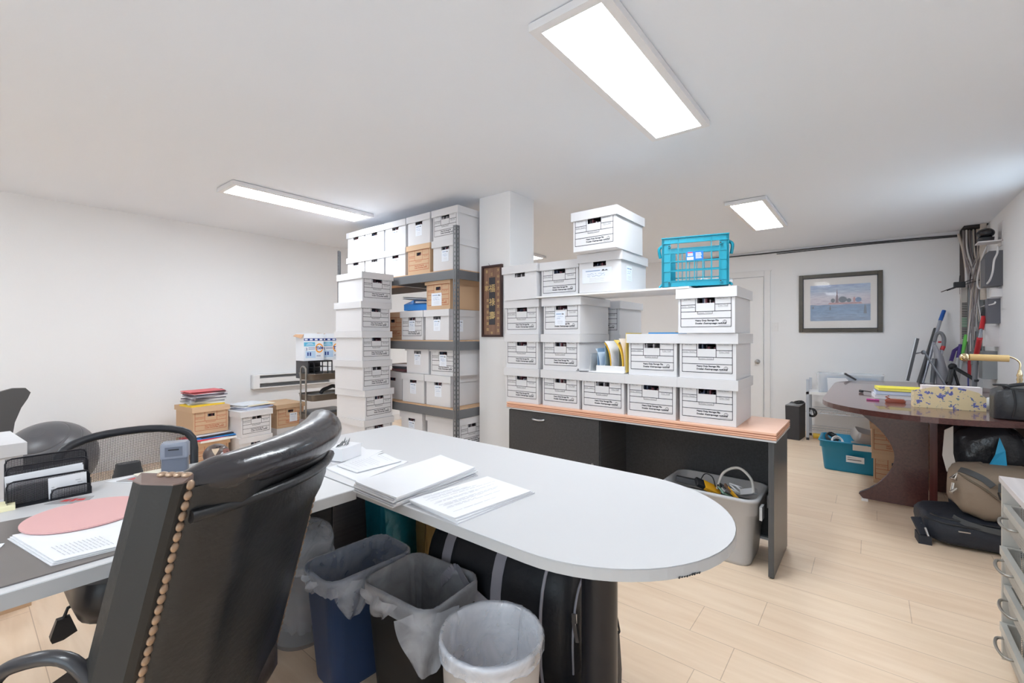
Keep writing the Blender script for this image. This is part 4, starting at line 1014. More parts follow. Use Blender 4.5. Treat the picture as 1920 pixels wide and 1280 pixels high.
tag(MB().tube(smooth_path([(X_ - .06, Y_ - .03, .36), (X_ - .05, Y_ - .06, .455), (X_ - .06, Y_ - .14, .50), (X_ - .07, Y_ - .205, .455), (X_ - .08, Y_ - .22, .385)], 8), .0075, 8).build('cable', mat('grey_hose', (200, 198, 196), .45)), 'thick pale grey cable arching out of the grey tote', 'cable')
tag(MB().tube(smooth_path([(X_ - .02, Y_ + .08, .36), (X_ - .02, Y_ + .05, .42), (X_ - .05, Y_ + .0, .42), (X_ - .06, Y_ - .02, .37)], 8), .003, 6).build('cable', BLACKP), 'thin black cable looping over the gadgets in the grey tote', 'cable')
# ------------------------------------------------------------------ papers on the left wall boxes
def pile(items, x, y, z, rz, group, w=.30, d=.22):
    r = random.Random(3)
    for nm_, lab, col, t_, dx, dy, da in items:
        o = thing(nm_, lab, 'paper' if nm_ in ('document', 'magazine') else 'folder', (x + dx, y + dy, z), group=group, rz=rz + da)
        b = MB(); n = 6; rings = []
        for k in (0, 1):
            pass
        b.loft([ring(w, d, .006, 0, 2), ring(w, d, .006, t_, 2)], smooth=False)
        b.build('pages', mat('pile_%02x%02x%02x' % col, col, .6, var=.08, scale=30), o)
        z += t_ + .0006
G1 = 'messy pile on the tan box'
pile([('envelope', 'yellow padded envelope at the base of the messy pile on the tan box', (240, 206, 60), .014, -.02, -.03, .12), ('document', 'white sheets above the yellow envelope', (220, 226, 232), .014, .01, .01, -.15),
      ('magazine', 'grey magazine low in the messy pile', (172, 174, 178), .016, -.01, 0, .08), ('document', 'pale sheets in the lower middle of the messy pile', (206, 208, 212), .014, .02, .01, -.1),
      ('magazine', 'dark grey magazine halfway up the messy pile', (120, 112, 122), .010, 0, .0, .2), ('document', 'white sheets halfway up the messy pile', (226, 224, 230), .014, .02, .01, -.05),
      ('folder', 'grey folder in the upper half of the messy pile', (160, 158, 170), .010, .01, -.01, .25), ('magazine', 'dark purple magazine below the top of the messy pile', (86, 70, 84), .010, 0, .01, -.12),
      ('document', 'pale pages under the red folders', (224, 214, 222), .010, .02, 0, .1), ('folder', 'lower red folder near the top of the messy pile', (196, 84, 92), .007, 0, 0, .2),
      ('folder', 'dark folder sandwiched between the two red folders', (72, 56, 62), .007, .02, .01, -.2), ('folder', 'topmost red folder of the messy pile', (222, 110, 116), .006, -.01, 0, .05)], 1.53, 5.09, .570, .05, G1)
G2 = 'plastic sleeves on the white box at the left wall'
pile([('folder', 'lowest clear plastic sleeve on the white box at the left wall', (206, 212, 228), .010, 0, 0, .1), ('folder', 'blue-tinted sleeve on the white box at the left wall', (176, 184, 210), .012, .02, 0, -.1),
      ('document', 'white pages between plastic sleeves at the left wall', (232, 236, 240), .012, -.02, .02, .15), ('folder', 'cream folder in the sleeves at the left wall', (238, 226, 200), .007, .04, 0, -.05),
      ('folder', 'topmost clear sleeve at the left wall', (220, 226, 234), .008, -.03, .01, .08)], 1.90, 4.93, .505, .2, G2, w=.28, d=.24)
G3 = 'papers squeezed between the two tan boxes'
pile([('document', 'white board under the papers between the tan boxes', (238, 236, 232), .018, .03, -.08, .02), ('folder', 'red folder between the tan boxes', (214, 70, 84), .008, -.02, -.06, .2), ('folder', 'blue folder between the tan boxes', (50, 140, 214), .008, .02, -.05, -.1),
      ('folder', 'black folder between the tan boxes', (48, 44, 50), .012, .05, -.03, .05), ('document', 'white pages directly under the upper tan box', (230, 230, 236), .010, 0, 0, .1)], 1.54, 5.02, .253, .05, G3, w=.34, d=.30)

# ------------------------------------------------------------------ utility cart
CARTM = mat('taupe_metal', (134, 128, 122), .42, .35, var=.05); TUBE = mat('satin_tube', (160, 156, 150), .3, .8, var=.03)
uc = thing('utility_cart', 'three tier taupe metal utility cart between the wall boxes and the tall stack', 'cart', (2.28, 4.44, 0))
for z in (.78, .565, .36):
    b = MB(); w, d, h = .44, .31, .068; cx, cy_ = w / 2, d / 2
    b.loft([ring(w - .02, d - .02, .04, z, 5, cx, cy_), ring(w, d, .05, z + h, 5, cx, cy_), ring(w + .008, d + .008, .054, z + h, 5, cx, cy_), ring(w + .008, d + .008, .054, z + h - .006, 5, cx, cy_), ring(w - .006, d - .006, .047, z + h - .004, 5, cx, cy_), ring(w - .026, d - .026, .04, z + .004, 5, cx, cy_)])
    b.build('tray', CARTM, uc, recalc=True)
for x in (-.012, .452):
    b = MB(); b.tube(smooth_path([(x, .10, .10), (x, .10, .30), (x, .10, .60), (x, .10, .86), (x, .115, .905), (x, .155, .92), (x, .195, .905), (x, .21, .86), (x, .21, .60), (x, .21, .30), (x, .21, .10)], 4), .009, 10)
    b.build('handle', TUBE, uc)
    b = MB(); b.bar((x, .02, .11), (x, .29, .11), .02, .02); fo = b.build('foot_bar', CARTM, uc)
    for y in (.04, .27): MB().tube([(x - .012, y, .05), (x + .012, y, .05)], .05, 14).build('caster', BLACKP, fo)
MB().box(0, .44, .14, .17, .10, .12).build('lower_brace', CARTM, uc)
GCART = 'things on the utility cart'
for z, lb, sc_ in ((.638, 'black telephone handset in the middle tray of the utility cart', 1),):
    o = MB().tube(smooth_path([(-.09, 0, .0), (-.06, 0, .03), (0, 0, .045), (.06, 0, .06), (.10, 0, .05)], 5), .020, 10).build('telephone_handset', BLACKP, loc=(2.50, 4.53, z), rz=.2); tag(o, lb, 'telephone', GCART)
tag(MB().loft([ring(.30, .2, .03, 0, 4), ring(.30, .2, .03, .045, 4)]).build('black_tray', BLACKP, loc=(2.5, 4.61, .571)), 'black plastic tray filling the middle tier of the utility cart', 'tray', GCART)
tag(MB().loft([ring(.34, .22, .03, 0, 4), ring(.34, .22, .03, .06, 4), ring(.36, .24, .03, .07, 4), ring(.36, .24, .03, .085, 4)]).build('lidded_box', mat('grey_lid', (132, 134, 138), .4), loc=(2.50, 4.60, .366)), 'grey lidded box in the lowest visible tier of the utility cart', 'box', GCART)
mo = thing('desk_organizer', 'dark grey metal desk organizer on top of the utility cart', 'desk organizer', (2.30, 4.56, .786))
w, d, h = .27, .26, .19
b = MB(); t = .003
b.box(0, t, 0, d, 0, h); b.box(t, w, 0, d, h - t, h); b.box(t, w, 0, d, 0, t); b.box(t, w, d - t, d, t, h - t)
for z in (.06, .12): b.box(t, w, .01, d, z, z + .0025)
b.build('shell', DGREY, mo)
b = MB()
for x in (.0, .06, .15, .21, .258): b.box(x, x + .012, -.002, 0, 0, h)
b.box(0, w, -.002, 0, h - .015, h); b.box(0, w, -.002, 0, 0, .015); b.build('front_frame', BLACKP, mo)
def tide(loc, rz, label, w=.22, h=.285, d=.16):
    r = thing('detergent_box', label, 'box', loc, rz=rz, group='detergent boxes')
    TW = mat('carton_white', (232, 238, 246), .45, var=.01); TK = mat('carton_tan_inside', (196, 158, 126), .8); BL = mat('carton_sky_blue', (96, 190, 226), .45, var=0); NV = mat('carton_navy', (38, 66, 142), .45, var=0)
    OR = mat('carton_orange', (246, 160, 40), .45, var=0); PB_ = mat('carton_pale_blue', (190, 216, 242), .45, var=0)
    b = MB(); t = .002; b.box(-w / 2, w / 2, 0, t, 0, h); b.box(-w / 2, w / 2, d - t, d, 0, h); b.box(-w / 2, -w / 2 + t, 0, d, 0, h * .97); b.box(w / 2 - t, w / 2, 0, d, 0, h * .97); b.box(-w / 2, w / 2, 0, d, 0, t)
    b.build('carton', TW, r)
    b = MB(); b.quad((-w / 2, 0, h * .97), (-w / 2, d, h * .97), (-w / 2 - .03, d, h * .90), (-w / 2 - .03, 0, h * .82)); b.build('flap', TK, r, solid=.002); b = MB(); b.quad((w / 2, 0, h * .97), (w / 2, d, h * .97), (w / 2 + .025, d, h * 1.02), (w / 2 + .02, 0, h * .99)); b.build('flap', TK, r, solid=.002)
    b = MB(); Y = -.0008
    def q(x0, x1, z0, z1, mi, y=Y): b.quad((x0 * w, y, z0 * h), (x1 * w, y, z0 * h), (x1 * w, y, z1 * h), (x0 * w, y, z1 * h), mi)
    q(-.5, .5, .73, .82, 1); q(-.5, .05, .53, .68, 0); q(-.42, .08, .10, .36, 3)
    for k in range(4): q(-.46 + .25 * k, -.32 + .25 * k, .75, .80, 4, Y * 1.5)
    for k in range(3): q(-.4 + .04 * k, .02 - .05 * k, .565 + .035 * k, .578 + .035 * k, 4, Y * 1.5)
    n = 24; cx, cz, R_ = .27, .46, .155 * .285
    vs = [(cx * w + R_ * math.cos(2 * PI * k / n), Y * 1.4, cz * h + R_ * 1.1 * math.sin(2 * PI * k / n)) for k in range(n)]; b.add(vs, [list(range(n))], 2)
    vs = [(cx * w + R_ * .72 * math.cos(2 * PI * k / n), Y * 1.8, cz * h + R_ * .8 * math.sin(2 * PI * k / n)) for k in range(n)]; b.add(vs, [list(range(n))], 4)
    X, Z = (1, .0, .12), (0, 0, 1)
    put_text(b, 'Tide', .046, (cx * w - .040, Y * 2.4, cz * h - .018), X, Z, 1, .0016)
    put_text(b, 'PODS', .017, (cx * w - .030, Y * 2.4, .15 * h), (1, 0, 0), Z, 1, .0004)
    put_text(b, '3', .04, (-.42 * w, Y * 2.4, .38 * h), (1, 0, 0), Z, 1, .0004)
    for k in range(2): q(-.28, .05, .42 + .05 * k, .435 + .05 * k, 1, Y * 2)
    for k in range(2): q(-.34 + .12 * k, -.27 + .12 * k, .18, .31, 1, Y * 2)
    b.build('printed_artwork', [BL, NV, OR, PB_, TW], r)
    return r
tide((2.372, 4.575, .978), .05, 'opened detergent box with an orange and blue round logo on the cart organizer, left one')
tide((2.60, 4.63, .978), -.1, 'second detergent box half hidden behind the tall stack of archive boxes')

# ------------------------------------------------------------------ file holder with folders on the credenza
fo = thing('folder_sorter', 'low white open sorter holding upright coloured folders on the box row', 'folder sorter', (2.64, 1.36, .999))
b = MB(); b.box(-.01, .30, -.15, .17, 0, .006); b.box(.0, .004, -.15, .05, .006, .045)
for k in range(6): b.plate([(0, .006), (.28, .006), (.28, .10), (.02, .05 if k > 2 else .03)], 'Y', -.15 + .05 * k, -.148 + .05 * k)
b.build('tray', TRIM, fo)
b = MB(); b.box(-.02, -.005, .10, .19, .002, .006); b.ball((-.016, .175, .012), .008, 8, 6); b.build('lip', MGREY, fo)
GF = 'upright folders in the white sorter on the credenza'
def ufolder(y, h, w, col, label, lean=0, curl=0, name='folder', x=.005, t=.002):
    r = thing(name, label, 'folder', (2.645 + x, y, 1.0062), group=GF)
    b = MB(); rings = []
    for k in range(9):
        v = k / 8; yy = lean * v + curl * v ** 3; z = h * v - abs(curl) * .3 * v ** 3
        rings.append([(0, yy - t / 2, z), (w, yy - t / 2, z), (w, yy + t / 2, z), (0, yy + t / 2, z)])
    b.loft(rings, smooth=False); b.build('cover', mat('folder_%02x%02x%02x' % col, col, .6, var=.04), r); return r
ufolder(1.455, .115, .24, (176, 180, 184), 'short grey folder at the left of the sorter', name='folder')
ufolder(1.405, .150, .24, (152, 184, 214), 'left pale blue folder in the sorter')
ufolder(1.388, .155, .24, (212, 228, 242), 'crumpled white sheet leaning on the pale blue folder', curl=.03, t=.003, name='document')
ufolder(1.352, .165, .24, (150, 178, 206), 'taller pale blue folder in the sorter')
ufolder(1.312, .20, .24, (242, 196, 40), 'left bright yellow folder leaning left in the sorter', curl=.045, t=.003)
ufolder(1.304, .212, .23, (240, 240, 244), 'white pages sheathed in the left yellow folder', curl=.05, name='document')
ufolder(1.268, .19, .22, (160, 172, 184), 'grey blue folder between the yellow ones', x=.03)
ufolder(1.230, .222, .24, (244, 208, 84), 'middle yellow folder curling over in the sorter', curl=.06, t=.004)
ufolder(1.216, .225, .22, (236, 228, 226), 'pale pages beside the middle yellow folder', curl=.04, name='document')
ufolder(1.206, .250, .24, (244, 218, 116), 'rightmost tall yellow folder beside the archive box', curl=-.0, t=.003)
tag(MB().box(-.10, .10, -.12, .10, 0, .008).build('folder', mat('flat_blue', (30, 132, 196), .4), loc=(2.80, 1.01, 1.2495), rz=.35), 'blue folder lying on the lid of the box beside the upright folders', 'folder')
tag(MB().box(-.035, .02, -.05, -.0, 0, .006).build('note_pad', mat('peach_note', (240, 206, 160), .7), loc=(2.82, .95, 1.2580), rz=.2), 'small peach note pad on the blue folder', 'note pad')

# ------------------------------------------------------------------ blue crate
TQ = mat('turquoise_plastic', (14, 146, 170), .38, var=.03)
ck = thing('plastic_crate', 'turquoise open-sided plastic crate standing high on the right box stack', 'crate', (2.635, .785, 1.521), rz=.25)
b = MB(); w, d, h, t = .35, .36, .285, .010; hw = w / 2    # width along Y, depth along X
def lattice(axis, at, inward):
    def bx(u0, u1, z0, z1, k0=0, k1=t):
        a0, a1 = sorted((at, at + inward * t)) if (k0, k1) == (0, t) else sorted((at + inward * k0, at + inward * k1))
        if axis == 'X': b.box(a0, a1, u0, u1, z0, z1)
        else: b.box(u0, u1, a0, a1, z0, z1)
    L0, L1 = (-hw, hw) if axis == 'X' else (0, d)
    bx(L0, L1, h - .034, h - .002, .004, .007); bx(L0 - .004, L1 + .004, h - .005, h, -.004, t); bx(L0, L1, h - .036, h - .032, -.003, t)
    bx(L0, L1, .004, .030, .004, .007); bx(L0, L1, .0, .004); bx(L0, L1, .030, .034)
    st = (L1 - L0) / 8
    for k in range(9):
        u = L0 + st * k; top = h
        wide = k in (3, 4, 5) 
        if k in (1, 7): bx(u - .003, u + .003, 0, h)
        else: bx(u - .0025, u + .0025, 0, .19 if wide else h); bx(u - .0025, u + .0025, h - .036, h)
    for k in (0, 7): bx(L0 + st * k, L0 + st * (k + 1), .03, h - .03, .004, .008)
    for z in (.09, .145, .195): bx(L0, L1, z - .003, z + .003)
lattice('X', 0, 1); lattice('X', d, -1)
for s_ in (-1, 1):
    yy = s_ * hw
    y0, y1 = sorted((yy, yy - s_ * t))
    b.box(0, d, y0, y1, h - .036, h); b.box(0, d, y0, y1, 0, .034)
    for k in range(10): x = d * k / 9; b.box(max(0, x - .003), min(d, x + .003), y0, y1, 0, h)
    for z in (.09, .145, .195): b.box(0, d, y0, y1, z - .003, z + .003)
    for x in (0, d - .045): b.box(x, x + .045, y0, y1, 0, h)
b.box(.01, d - .01, -hw + .01, hw - .01, .0, .003)
b.build('basket', TQ, ck)
b = MB()
for y in (-.135, .135):
    for z in (.022, h - .052): b.tube([(-.012, y, z), (.004, y, z)], .008, 14)
pg_ = b.build('peg', TQ, ck)
b = MB()
for y in (-.135, .135):
    for z in (.022, h - .052): b.tube([(-.0126, y, z), (-.0118, y, z)], .0045, 12)
b.build('peg_hole', BLACKP, pg_)
for s_ in (-1, 1):
    b = MB(); b.tube(smooth_path([(.03, s_ * hw, h - .04), (.03, s_ * (hw + .02), h - .06), (.04, s_ * (hw + .014), h - .11)], 5), .009, 8); b.build('side_lug', TQ, ck)
    b = MB(); b.tube([(.03, s_ * hw, .02), (.02, s_ * (hw + .018), .0)], .007, 8); b.build('foot_lug', TQ, ck)
b = MB(); Y = -.0125; lb = MB()
def qq(y0, y1, z0, z1, mi, k=0): lb.quad((-.0010 - k * .0004, y1, z0), (-.0010 - k * .0004, y0, z0), (-.0010 - k * .0004, y0, z1), (-.0010 - k * .0004, y1, z1), mi)
# label centre (y from +.05 to -.045 ; left in the picture is +y)
qq(-.046, .044, .146, .196, 0); qq(.005, .040, .148, .165, 1, 1); qq(.010, .036, .187, .193, 2, 1)
for k, z in enumerate((.180, .172)): qq(.008, .036, z, z + .005, 1, 1)
for k in range(6): qq(-.038 + .002 * (k % 3), -.006, .155 + .006 * k, .158 + .006 * k, 1, 1)
for k in range(3): qq(.010 + .009 * k, .015 + .009 * k, .153, .160, 3, 2)
lb.build('product_label', [mat('label_blue', (20, 110, 206), .4, var=0), PAPER, mat('label_red', (214, 70, 60), .4, var=0), PAPERG], ck)
GI = 'things inside the blue crate'
for i, (y, x, r_, sz_, c_, lb_) in enumerate(((-.13, .10, .026, .8, (236, 240, 244), 'white roll at the right end inside the blue crate'), (-.07, .09, .026, .8, (226, 232, 238), 'white roll second from the right inside the blue crate'), (-.012, .08, .026, .9, (232, 236, 240), 'white packet with a dark mark in the middle of the blue crate'))):
    tag(MB().ball((0, 0, r_ * sz_), r_, 16, 10, sc=(1, 1.1, sz_)).build('paper_roll', mat('roll%d' % i, c_, .5, bump=.3, bscale=40), loc=(2.618 + x, .762 + y, 1.5245)), lb_, 'roll', GI)
tag(MB().box(-.03, .03, -.025, .025, 0, .018).build('cable_bundle', BLACKP, loc=(2.70, .81, 1.5245), rz=.4), 'small black item on the crate floor left of the white packets', 'cable', GI)

# ------------------------------------------------------------------ framed pieces
cf = thing('calligraphy_frame', 'narrow dark framed calligraphy panel hanging on the white pillar', 'picture frame', (2.785, 2.436, 1.229))
w, h = .222, .59; b = MB()
b.box(-.022, 0, -w / 2, -w / 2 + .018, 0, h); b.box(-.022, 0, w / 2 - .018, w / 2, 0, h); b.box(-.022, 0, -w / 2 + .018, w / 2 - .018, 0, .018); b.box(-.022, 0, -w / 2 + .018, w / 2 - .018, h - .018, h)
b.build('frame', mat('dark_wood_frame', (62, 38, 36), .35, var=.1), cf, bevel=.002)
MB().box(-.008, -.001, -w / 2 + .017, w / 2 - .017, .017, h - .017).build('panel', wood('carved_brown', (156, 122, 102), (122, 92, 76), 'Z', .6, vein=20), cf)
b = MB(); b.box(-.0095, -.008, -.030, .036, .10, .49); b.build('inner_plaque', mat('slate_plaque', (58, 58, 66), .5, var=.15, scale=60), cf)
GLD = mat('gold_ink', (222, 194, 134), .5, .0, var=.1)
b = MB()
for s_, sz_, y, z in (('福', .070, .037, .375), ('祿', .068, .036, .262), ('壽', .070, .037, .150), ('家', .048, .086, .385)):
    put_text(b, s_, sz_, (-.0100 if y < .05 else -.0086, y, z), (0, -1, 0), (0, 0, 1), 0, .0003)
rr = random.Random(6)
for (y0, z0, z1, n, ch) in ((.052, .06, .30, 6, '田目回日'), (-.062, .05, .545, 11, '王之中山文品'), (.062, .45, .54, 2, '大吉'), (.008, .03, .06, 1, '平'), (.008, .515, .54, 1, '三')):
    for k in range(n):
        z = z0 + (z1 - z0) * (k / max(1, n - 1)); put_text(b, ch[k % len(ch)], .026, (-.0086, y0 + .012, z - .008), (0, -1, 0), (0, 0, 1), 0, .0003)
b.build('calligraphy', GLD, cf)
MB().tube([(-.004, .03, h), (-.006, .045, h + .018)], .0015, 6).build('hanging_wire', BLACKP, cf)

fp = thing('framed_print', 'framed watercolour seascape print with cream mat on the back wall', 'picture frame', (X1, .3195, 1.284))
w, h = .85, .742; f_ = .045; b = MB()
for (y0, y1, z0, z1) in ((-w / 2, -w / 2 + f_, 0, h), (w / 2 - f_, w / 2, 0, h), (-w / 2 + f_, w / 2 - f_, 0, f_), (-w / 2 + f_, w / 2 - f_, h - f_, h)): b.box(-.03, 0, y0, y1, z0, z1)
b.build('frame', mat('bronze_frame', (78, 72, 62), .4, .0, var=.3, scale=20), fp, bevel=.004)
b = MB(); k = f_ - .012
for (y0, y1, z0, z1) in ((-w / 2 + k, -w / 2 + f_ + .008, k, h - k), (w / 2 - f_ - .008, w / 2 - k, k, h - k), (-w / 2 + f_, w / 2 - f_, k, f_ + .008), (-w / 2 + f_, w / 2 - f_, h - f_ - .008, h - k)): b.box(-.024, -.004, y0, y1, z0, z1)
b.build('inner_frame', mat('slate_inner_frame', (44, 47, 56), .35, .2), fp)
MB().box(-.012, -.002, -w / 2 + f_, w / 2 - f_, f_, h - f_).build('mat_board', mat('mat_cream', (222, 219, 216), .6, var=.01), fp)
m, N, L, bb = new_mat('seascape_watercolour')
tc = N.new('ShaderNodeTexCoord'); sp = N.new('ShaderNodeSeparateXYZ'); L.new(tc.outputs['Object'], sp.inputs[0])
mr = N.new('ShaderNodeMapRange'); mr.inputs['From Min'].default_value = .13; mr.inputs['From Max'].default_value = .60; L.new(sp.outputs[2], mr.inputs['Value'])
ns = N.new('ShaderNodeTexNoise'); ns.inputs['Scale'].default_value = 9; ns.inputs['Detail'].default_value = 5
mp = N.new('ShaderNodeMapping'); mp.inputs['Scale'].default_value = (1, .7, 2.4); L.new(tc.outputs['Object'], mp.inputs['Vector']); L.new(mp.outputs[0], ns.inputs['Vector'])
ad = N.new('ShaderNodeMath'); ad.operation = 'MULTIPLY_ADD'; ad.inputs[1].default_value = .10; ad.inputs[2].default_value = -.05; L.new(ns.outputs['Fac'], ad.inputs[0])
ad2 = N.new('ShaderNodeMath'); ad2.operation = 'ADD'; L.new(mr.outputs[0], ad2.inputs[0]); L.new(ad.outputs[0], ad2.inputs[1])
cr = N.new('ShaderNodeValToRGB'); e = cr.color_ramp.elements; e[0].position = 0; e[0].color = lin((112, 140, 176)); e[1].position = 1; e[1].color = lin((150, 172, 212))
for p_, c_ in ((.12, (116, 148, 184)), (.30, (104, 144, 186)), (.455, (98, 138, 180)), (.465, (198, 190, 206)), (.65, (206, 204, 216)), (.85, (166, 186, 214))):
    q_ = e.new(p_); q_.color = lin(c_)
L.new(ad2.outputs[0], cr.inputs[0])
n3 = N.new('ShaderNodeTexNoise'); n3.inputs['Scale'].default_value = 22; n3.inputs['Detail'].default_value = 6; n3.inputs['Roughness'].default_value = .75; mp3 = N.new('ShaderNodeMapping'); mp3.inputs['Scale'].default_value = (1, .5, 3.5); L.new(tc.outputs['Object'], mp3.inputs['Vector']); L.new(mp3.outputs[0], n3.inputs['Vector'])
mx = N.new('ShaderNodeMix'); mx.data_type = 'RGBA'; mx.blend_type = 'OVERLAY'; mx.inputs[0].default_value = 1.0; L.new(cr.outputs[0], mx.inputs[6]); L.new(n3.outputs['Fac'], mx.inputs[7]); L.new(mx.outputs[2], bb.inputs['Base Color']); bb.inputs['Roughness'].default_value = .7
MB().box(-.0128, -.012, -.310, .300, .145, .600).build('seascape', m, fp)
b = MB()
def pq(pts, mi): b.add([(-.0132 - .0002 * mi, y, z) for y, z in pts], [list(range(len(pts)))], mi)
def yy(px): return .300 - (px - 318) / (1297 - 318) * .61
pq([(yy(620), .352), (yy(1180), .352), (yy(1150), .372), (yy(640), .375)], 0)
pq([(yy(742), .37), (yy(794), .37), (yy(784), .45), (yy(778), .48), (yy(768), .55), (yy(758), .48), (yy(750), .45)], 3)
for (a_, w_, h_, mi) in ((700, 36, .05, 1), (860, 70, .07, 1), (960, 40, .045, 1), (1110, 50, .055, 2), (1045, 20, .06, 0)):
    pq([(yy(a_ + w_ * math.cos(t_)), .375 + h_ * .5 + h_ * .55 * math.sin(t_)) for t_ in [2 * PI * k / 10 for k in range(10)]], mi)
for (a_, z0, z1, w_) in ((365, .305, .34, 12), (655, .28, .345, 16), (1215, .23, .35, 26)):
    pq([(yy(a_ - w_), z0), (yy(a_ - w_ * .4), z1), (yy(a_), z1 - .02), (yy(a_ + w_ * .4), z1), (yy(a_ + w_), z0)], 1)
b.build('painted_details', [mat('paint_pink', (186, 140, 146), .8, var=.2, scale=60), mat('paint_slate', (76, 96, 116), .8, var=.3, scale=60), mat('paint_blue', (92, 130, 176), .8, var=.2, scale=60), mat('paint_tower', (120, 96, 112), .8, var=.2, scale=60)], fp)
m, N, L, bb = new_mat('picture_glass'); bb.inputs['Base Color'].default_value = (1, 1, 1, 1); bb.inputs['Roughness'].default_value = .02; bb.inputs['Alpha'].default_value = .12
MB().box(-.016, -.0145, -w / 2 + f_, w / 2 - f_, f_, h - f_).build('glass', m, fp)
# ------------------------------------------------------------------ on the conference table
ZT2 = .7505
fb = thing('magazine_file', 'cream floral magazine file with blue flowers lying on the cherry table', 'magazine file', (4.13, -.40, ZT2), rz=.08)
m, N, L, bb = new_mat('floral_paper')
tc = N.new('ShaderNodeTexCoord')
def spots(scale, thr, c, prev, off):
    mp = N.new('ShaderNodeMapping'); mp.inputs['Location'].default_value = off; L.new(tc.outputs['Object'], mp.inputs['Vector'])
    ns_ = N.new('ShaderNodeTexNoise'); ns_.inputs['Scale'].default_value = 60; L.new(mp.outputs[0], ns_.inputs['Vector'])
    vm = N.new('ShaderNodeMix'); vm.data_type = 'RGBA'; vm.inputs[0].default_value = .06; L.new(mp.outputs[0], vm.inputs[6]); L.new(ns_.outputs['Color'], vm.inputs[7])
    v = N.new('ShaderNodeTexVoronoi'); v.inputs['Scale'].default_value = scale; v.inputs['Randomness'].default_value = .75; L.new(vm.outputs[2], v.inputs['Vector'])
    lt = N.new('ShaderNodeMath'); lt.operation = 'LESS_THAN'; lt.inputs[1].default_value = thr; L.new(v.outputs['Distance'], lt.inputs[0])
    mx = N.new('ShaderNodeMix'); mx.data_type = 'RGBA'; L.new(lt.outputs[0], mx.inputs[0])
    if prev is None: mx.inputs[6].default_value = lin((240, 222, 178))
    else: L.new(prev, mx.inputs[6])
    mx.inputs[7].default_value = lin(c); return mx.outputs[2]
o_ = spots(30, .22, (128, 150, 150), None, (.3, .1, .2)); o_ = spots(20, .30, (112, 120, 190), o_, (.0, .0, .0)); o_ = spots(20, .15, (92, 96, 160), o_, (.004, .0, .004))
L.new(o_, bb.inputs['Base Color']); bb.inputs['Roughness'].default_value = .5
# arched front panel faces -X
prof = [(-.175, 0), (.175, 0), (.175, .105)] + [(.175 - .35 * k / 10, .105 + .045 * math.sin(PI * (k / 10) ** .9) + .0 * k) for k in range(1, 10)] + [(-.175, .085)]
b = MB(); b.plate(prof, 'X', 0, .004); b.box(.004, .10, -.175, -.171, 0, .085); b.box(.004, .10, .171, .175, 0, .105); b.box(.004, .10, -.171, .171, 0, .004)
b.plate([(p[0], p[1] * .95) for p in prof], 'X', .10, .104); b.build('shell', m, fb)
b = MB(); b.box(.016, .092, -.160, .13, .006, .150); o = b.build('documents', mat('paper_pinkish', (236, 228, 230), .8), fb)
gb = 'books on the cherry table'
def book(label, x, y, z, w, d, t, col, cov, rz, cat='book'):
    r = thing('book', label, cat, (x, y, z), rz=rz, group=gb)
    MB().box(-d / 2 + .003, d / 2 - .003, -w / 2 + .003, w / 2, .003, t - .003).build('pages', mat('pages_%02x%02x%02x' % col, col, .8, var=.05, scale=80), r)
    b = MB(); b.box(-d / 2, d / 2, -w / 2, w / 2, 0, .0028); b.box(-d / 2, d / 2, -w / 2, w / 2, t - .0028, t); b.build('cover', mat('cov_%02x%02x%02x' % cov, cov, .5), r)
book('thick white book at the bottom of the pile beside the floral file', 4.62, -.17, ZT2, .32, .23, .030, (236, 238, 244), (214, 214, 220), .1)
book('blue-white book in the middle of the pile beside the floral file', 4.63, -.175, ZT2 + .031, .31, .22, .028, (206, 214, 232), (120, 132, 160), .06)
book('yellow covered book topmost beside the floral file', 4.64, -.18, ZT2 + .060, .30, .22, .022, (246, 238, 130), (236, 220, 60), .12)
o = MB().tube([(4.78, .02, ZT2 + .008), (4.70, -.02, ZT2 + .008)], .006, 8).build('x2', BLACKP)
bpy.data.objects.remove(o)
tp = thing('mini_tripod', 'small black tripod lying on the cherry table behind the books', 'tripod', (4.86, .06, ZT2))
MB().tube([(0, 0, .02), (-.12, -.12, .016)], .004, 8).build('leg', BLACKP, tp); MB().tube([(-.11, -.11, .016), (-.17, -.17, .05)], .010, 8).build('head', BLACKP, tp)
MB().tube([(0, 0, .012), (.015, .018, .014)], .012, 10).build('foot', BLACKP, tp)
pc = thing('leather_pouch', 'reddish brown leather pouch in front of the books on the cherry table', 'pouch', (4.30, -.135, ZT2), rz=.12)
b = MB(); b.loft([ring(.05, .11, .02, .0, 4), ring(.055, .12, .022, .012, 4), ring(.04, .10, .018, .026, 4)]); b.build('body', mat('red_brown_leather', (150, 74, 56), .4, var=.1, bump=.2), pc)
MB().tube([(0, .03, .024), (0, .055, .040), (0, .035, .046)], .005, 8).build('strap', mat('red_brown_leather', (150, 74, 56), .4), pc)
tag(MB().tube([(4.33, -.045, ZT2 + .006), (4.335, .03, ZT2 + .006)], .006, 8).build('marker', mat('magenta_cap', (198, 60, 150), .4)), 'white and magenta marker lying before the books', 'pen')
